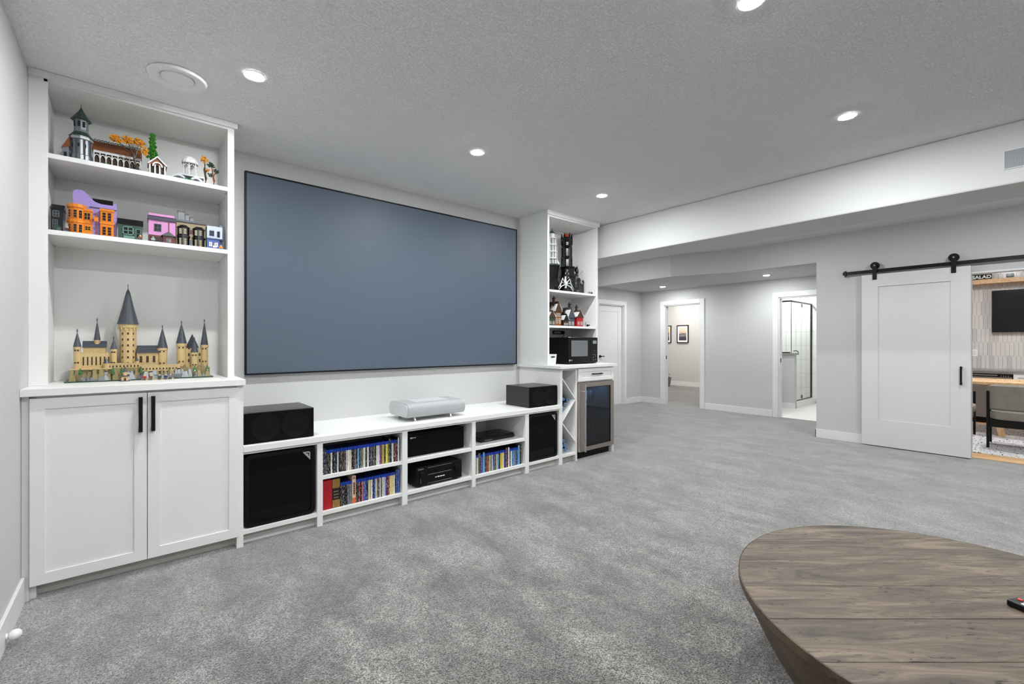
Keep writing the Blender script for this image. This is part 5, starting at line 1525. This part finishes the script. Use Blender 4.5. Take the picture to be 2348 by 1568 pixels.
MB().lathe([(0, 0), (.03, 0), (.03, .0018), (0, .0018)], (10.92, .28, 2.3505), 28).build('foot', M_bowlglass, bw)
kc = thing('kitchen_cabinet', 'white drawer kitchen cabinet right of the dishwasher', 'cabinet', (10.75, -.4, .0065))
B(10.44, 11.06, -1.4, .235, .0065, .80).build('body', M_cab, kc)
for k in range(2):
    y1 = .23 - k * .62; y0 = y1 - .61
    for z0_, z1_ in ((.62, .795), (.1, .61)):
        m = MB(); recess_panel_x(m, 10.42, y0, y1, z0_, z1_, .019, .045)
        d_ = m.build('drawer', M_cab, kc)
        B(10.43, 10.439, y0 + .04, y1 - .04, z0_ + .04, z1_ - .04).build('panel', M_cab, d_)
tag(B(10.43, 11.06, .86, 1.3, .0065, .80).build('kitchen_cabinet', M_cab), 'white kitchen cabinet hidden behind the barn door', 'cabinet')
tag(B(10.40, 11.0615, -1.4, 1.3, .8355, .858).build('kitchen_counter', M_quartz), 'grey stone kitchen counter against the tile wall', 'countertop')
ra_ = tag(MB().box(10.44, 11.06, -1.4, 1.3, .8005, .835).build('counter_rail', M_cab), 'white rail under the grey kitchen counter', 'trim')
dwm = thing('dishwasher', 'dishwasher with black control panel and silver bar under the kitchen counter', 'dishwasher', (10.7, .55, .0065))
B(10.44, 11.06, .245, .85, .0065, .80).build('body', M_blackplastic, dwm)
B(10.41, 10.4395, .247, .848, .10, .75).build('door', M_steel, dwm)
B(10.405, 10.4395, .247, .848, .752, .80).build('control_panel', M_blackgloss, dwm)
B(10.385, 10.404, .40, .80, .768, .782).build('handle', M_steel, dwm)
for k in range(4):
    MB().cyl((10.403, .285 + k * .025, .765), .004, .0015, 'x', 8).build('indicator', M_letter, dwm)
t_ = thing('wall_outlet', 'white wall outlet on the picket tiles beside the barn door', 'outlet', (11.06, .70, 1.07))
B(11.056, 11.0615, .655, .735, 1.06, 1.18).build('plate', M_white_plastic, t_, bevel=.001)
for zz in (1.09, 1.13):
    MB().box(11.0545, 11.0559, .685, .689, zz, zz + .012).box(11.0545, 11.0559, .70, .704, zz, zz + .012).build('socket_slot', M_black, t_)

# ================================================================== BEDROOM
def picture(label, y0, y1, z0, z1, m_print):
    t_ = thing('framed_picture', label, 'picture', (12.48, (y0 + y1) / 2, z0), 'pictures in the far bedroom')
    x1 = 12.499; f = .022
    MB().box(x1 - .03, x1, y0, y0 + f, z0, z1).box(x1 - .03, x1, y1 - f, y1, z0, z1).box(x1 - .03, x1, y0 + f, y1 - f, z0, z0 + f).box(x1 - .03, x1, y0 + f, y1 - f, z1 - f, z1).build('frame', M_black, t_)
    B(x1 - .016, x1 - .002, y0 + f, y1 - f, z0 + f, z1 - f).build('mat_board', M_white_plastic, t_)
    B(x1 - .018, x1 - .0162, y0 + .065, y1 - .065, z0 + .075, z1 - .065).build('print', m_print, t_)
Z0 = 1.29 + (786 - 785.7) * 13 / 1020
pr1 = print_mat('dusk_print', [(.0, '#2a2433'), (.28, '#4a4253'), (.40, '#9a8f92'), (.52, '#3f3947'), (.60, '#c9b5a2'), (.85, '#dccbb6')], 10, .07, .45)
pr2 = print_mat('city_print', [(.0, '#26242c'), (.3, '#55525c'), (.45, '#b7aa9a'), (.55, '#3a3740'), (.65, '#e0a64e'), (.9, '#e8b860')], 14, .07, .45)
picture('black framed dusk landscape print, fully seen through the bedroom doorway', 6.655, 7.02, 1.29, 1.82, pr1)
picture('black framed city print cut off by the doorway jamb', 7.21, 7.58, 1.29, 1.82, pr2)
bk = thing('patterned_basket', 'small patterned basket with pale foliage near the bedroom doorway jamb', 'basket', (12.1, 7.13, .001))
MB().lathe([(0, .0), (.09, .0), (.13, .26), (.12, .26), (.085, .012), (0, .012)], (12.1, 7.13, .0005), 20).build('basket', mat('speckled_weave', '#77736f', .9, var=.75, vscale=35), bk)
leaves(bk, (12.1, 7.13, .33), (.10, .10, .10), 60, .03, mat('pale_leaf', '#c9c6c0', .7))

# ================================================================== BATHROOM
kn = thing('shower_half_wall', 'pale half wall with grey stone cap in the bathroom', 'half wall', (9.9, 3.5, .0045))
B(9.80, 9.92, 3.05, 3.975, .0045, 1.06).build('wall_core', M_wall, kn)
B(9.785, 9.80, 3.035, 3.975, .0045, .115).build('baseboard', M_trim, kn)
B(9.77, 9.95, 3.015, 3.975, 1.06, 1.09).build('stone_cap', M_quartz, kn)
sh = thing('shower_enclosure', 'frameless glass shower enclosure with dark metal rails', 'shower', (10.4, 3.2, .0045))
M_dm = mat('dark_bronze', '#2a2825', .35, metal=.6)
B(9.855, 9.863, 3.14, 3.97, 1.0905, 2.10).build('glass_panel', M_showerglass, sh)
gd = B(10.47, 11.06, 3.127, 3.135, .135, 2.10).build('glass_door', M_showerglass, sh)
B(9.863, 10.465, 3.127, 3.135, 1.0905, 2.10).build('glass_panel', M_showerglass, sh)
B(9.96, 10.465, 3.127, 3.135, .135, 1.0905).build('glass_panel', M_showerglass, sh)
MB().box(9.845, 9.873, 3.12, 3.97, 2.10, 2.13).box(9.873, 11.09, 3.117, 3.145, 2.10, 2.13).build('top_rail', M_dm, sh)
B(11.07, 11.091, 3.117, 3.145, .12, 2.10).build('wall_channel', M_dm, sh)
B(9.96, 11.091, 3.12, 3.142, .12, .134).build('sill_channel', M_dm, sh)
B(9.845, 9.873, 3.145, 3.97, 1.0905, 1.11).build('cap_channel', M_dm, sh)
B(9.848, 9.862, 3.119, 3.1265, 1.0905, 2.10).build('corner_strip', M_dm, sh)
for zz in (.15, 2.02):
    B(10.44, 10.50, 3.118, 3.1265, zz, zz + .07).build('hinge', M_dm, sh)
MB().tube([(9.90, 3.10, 1.13), (9.93, 3.07, 1.135), (9.95, 3.04, 1.13), (9.955, 3.03, 1.095)], .008, 8).build('hand_rail', M_dm, sh)
tag(B(9.94, 11.09, 3.05, 3.18, .0045, .119).build('shower_curb', M_btile), 'white tiled curb below the glass shower door', 'curb')
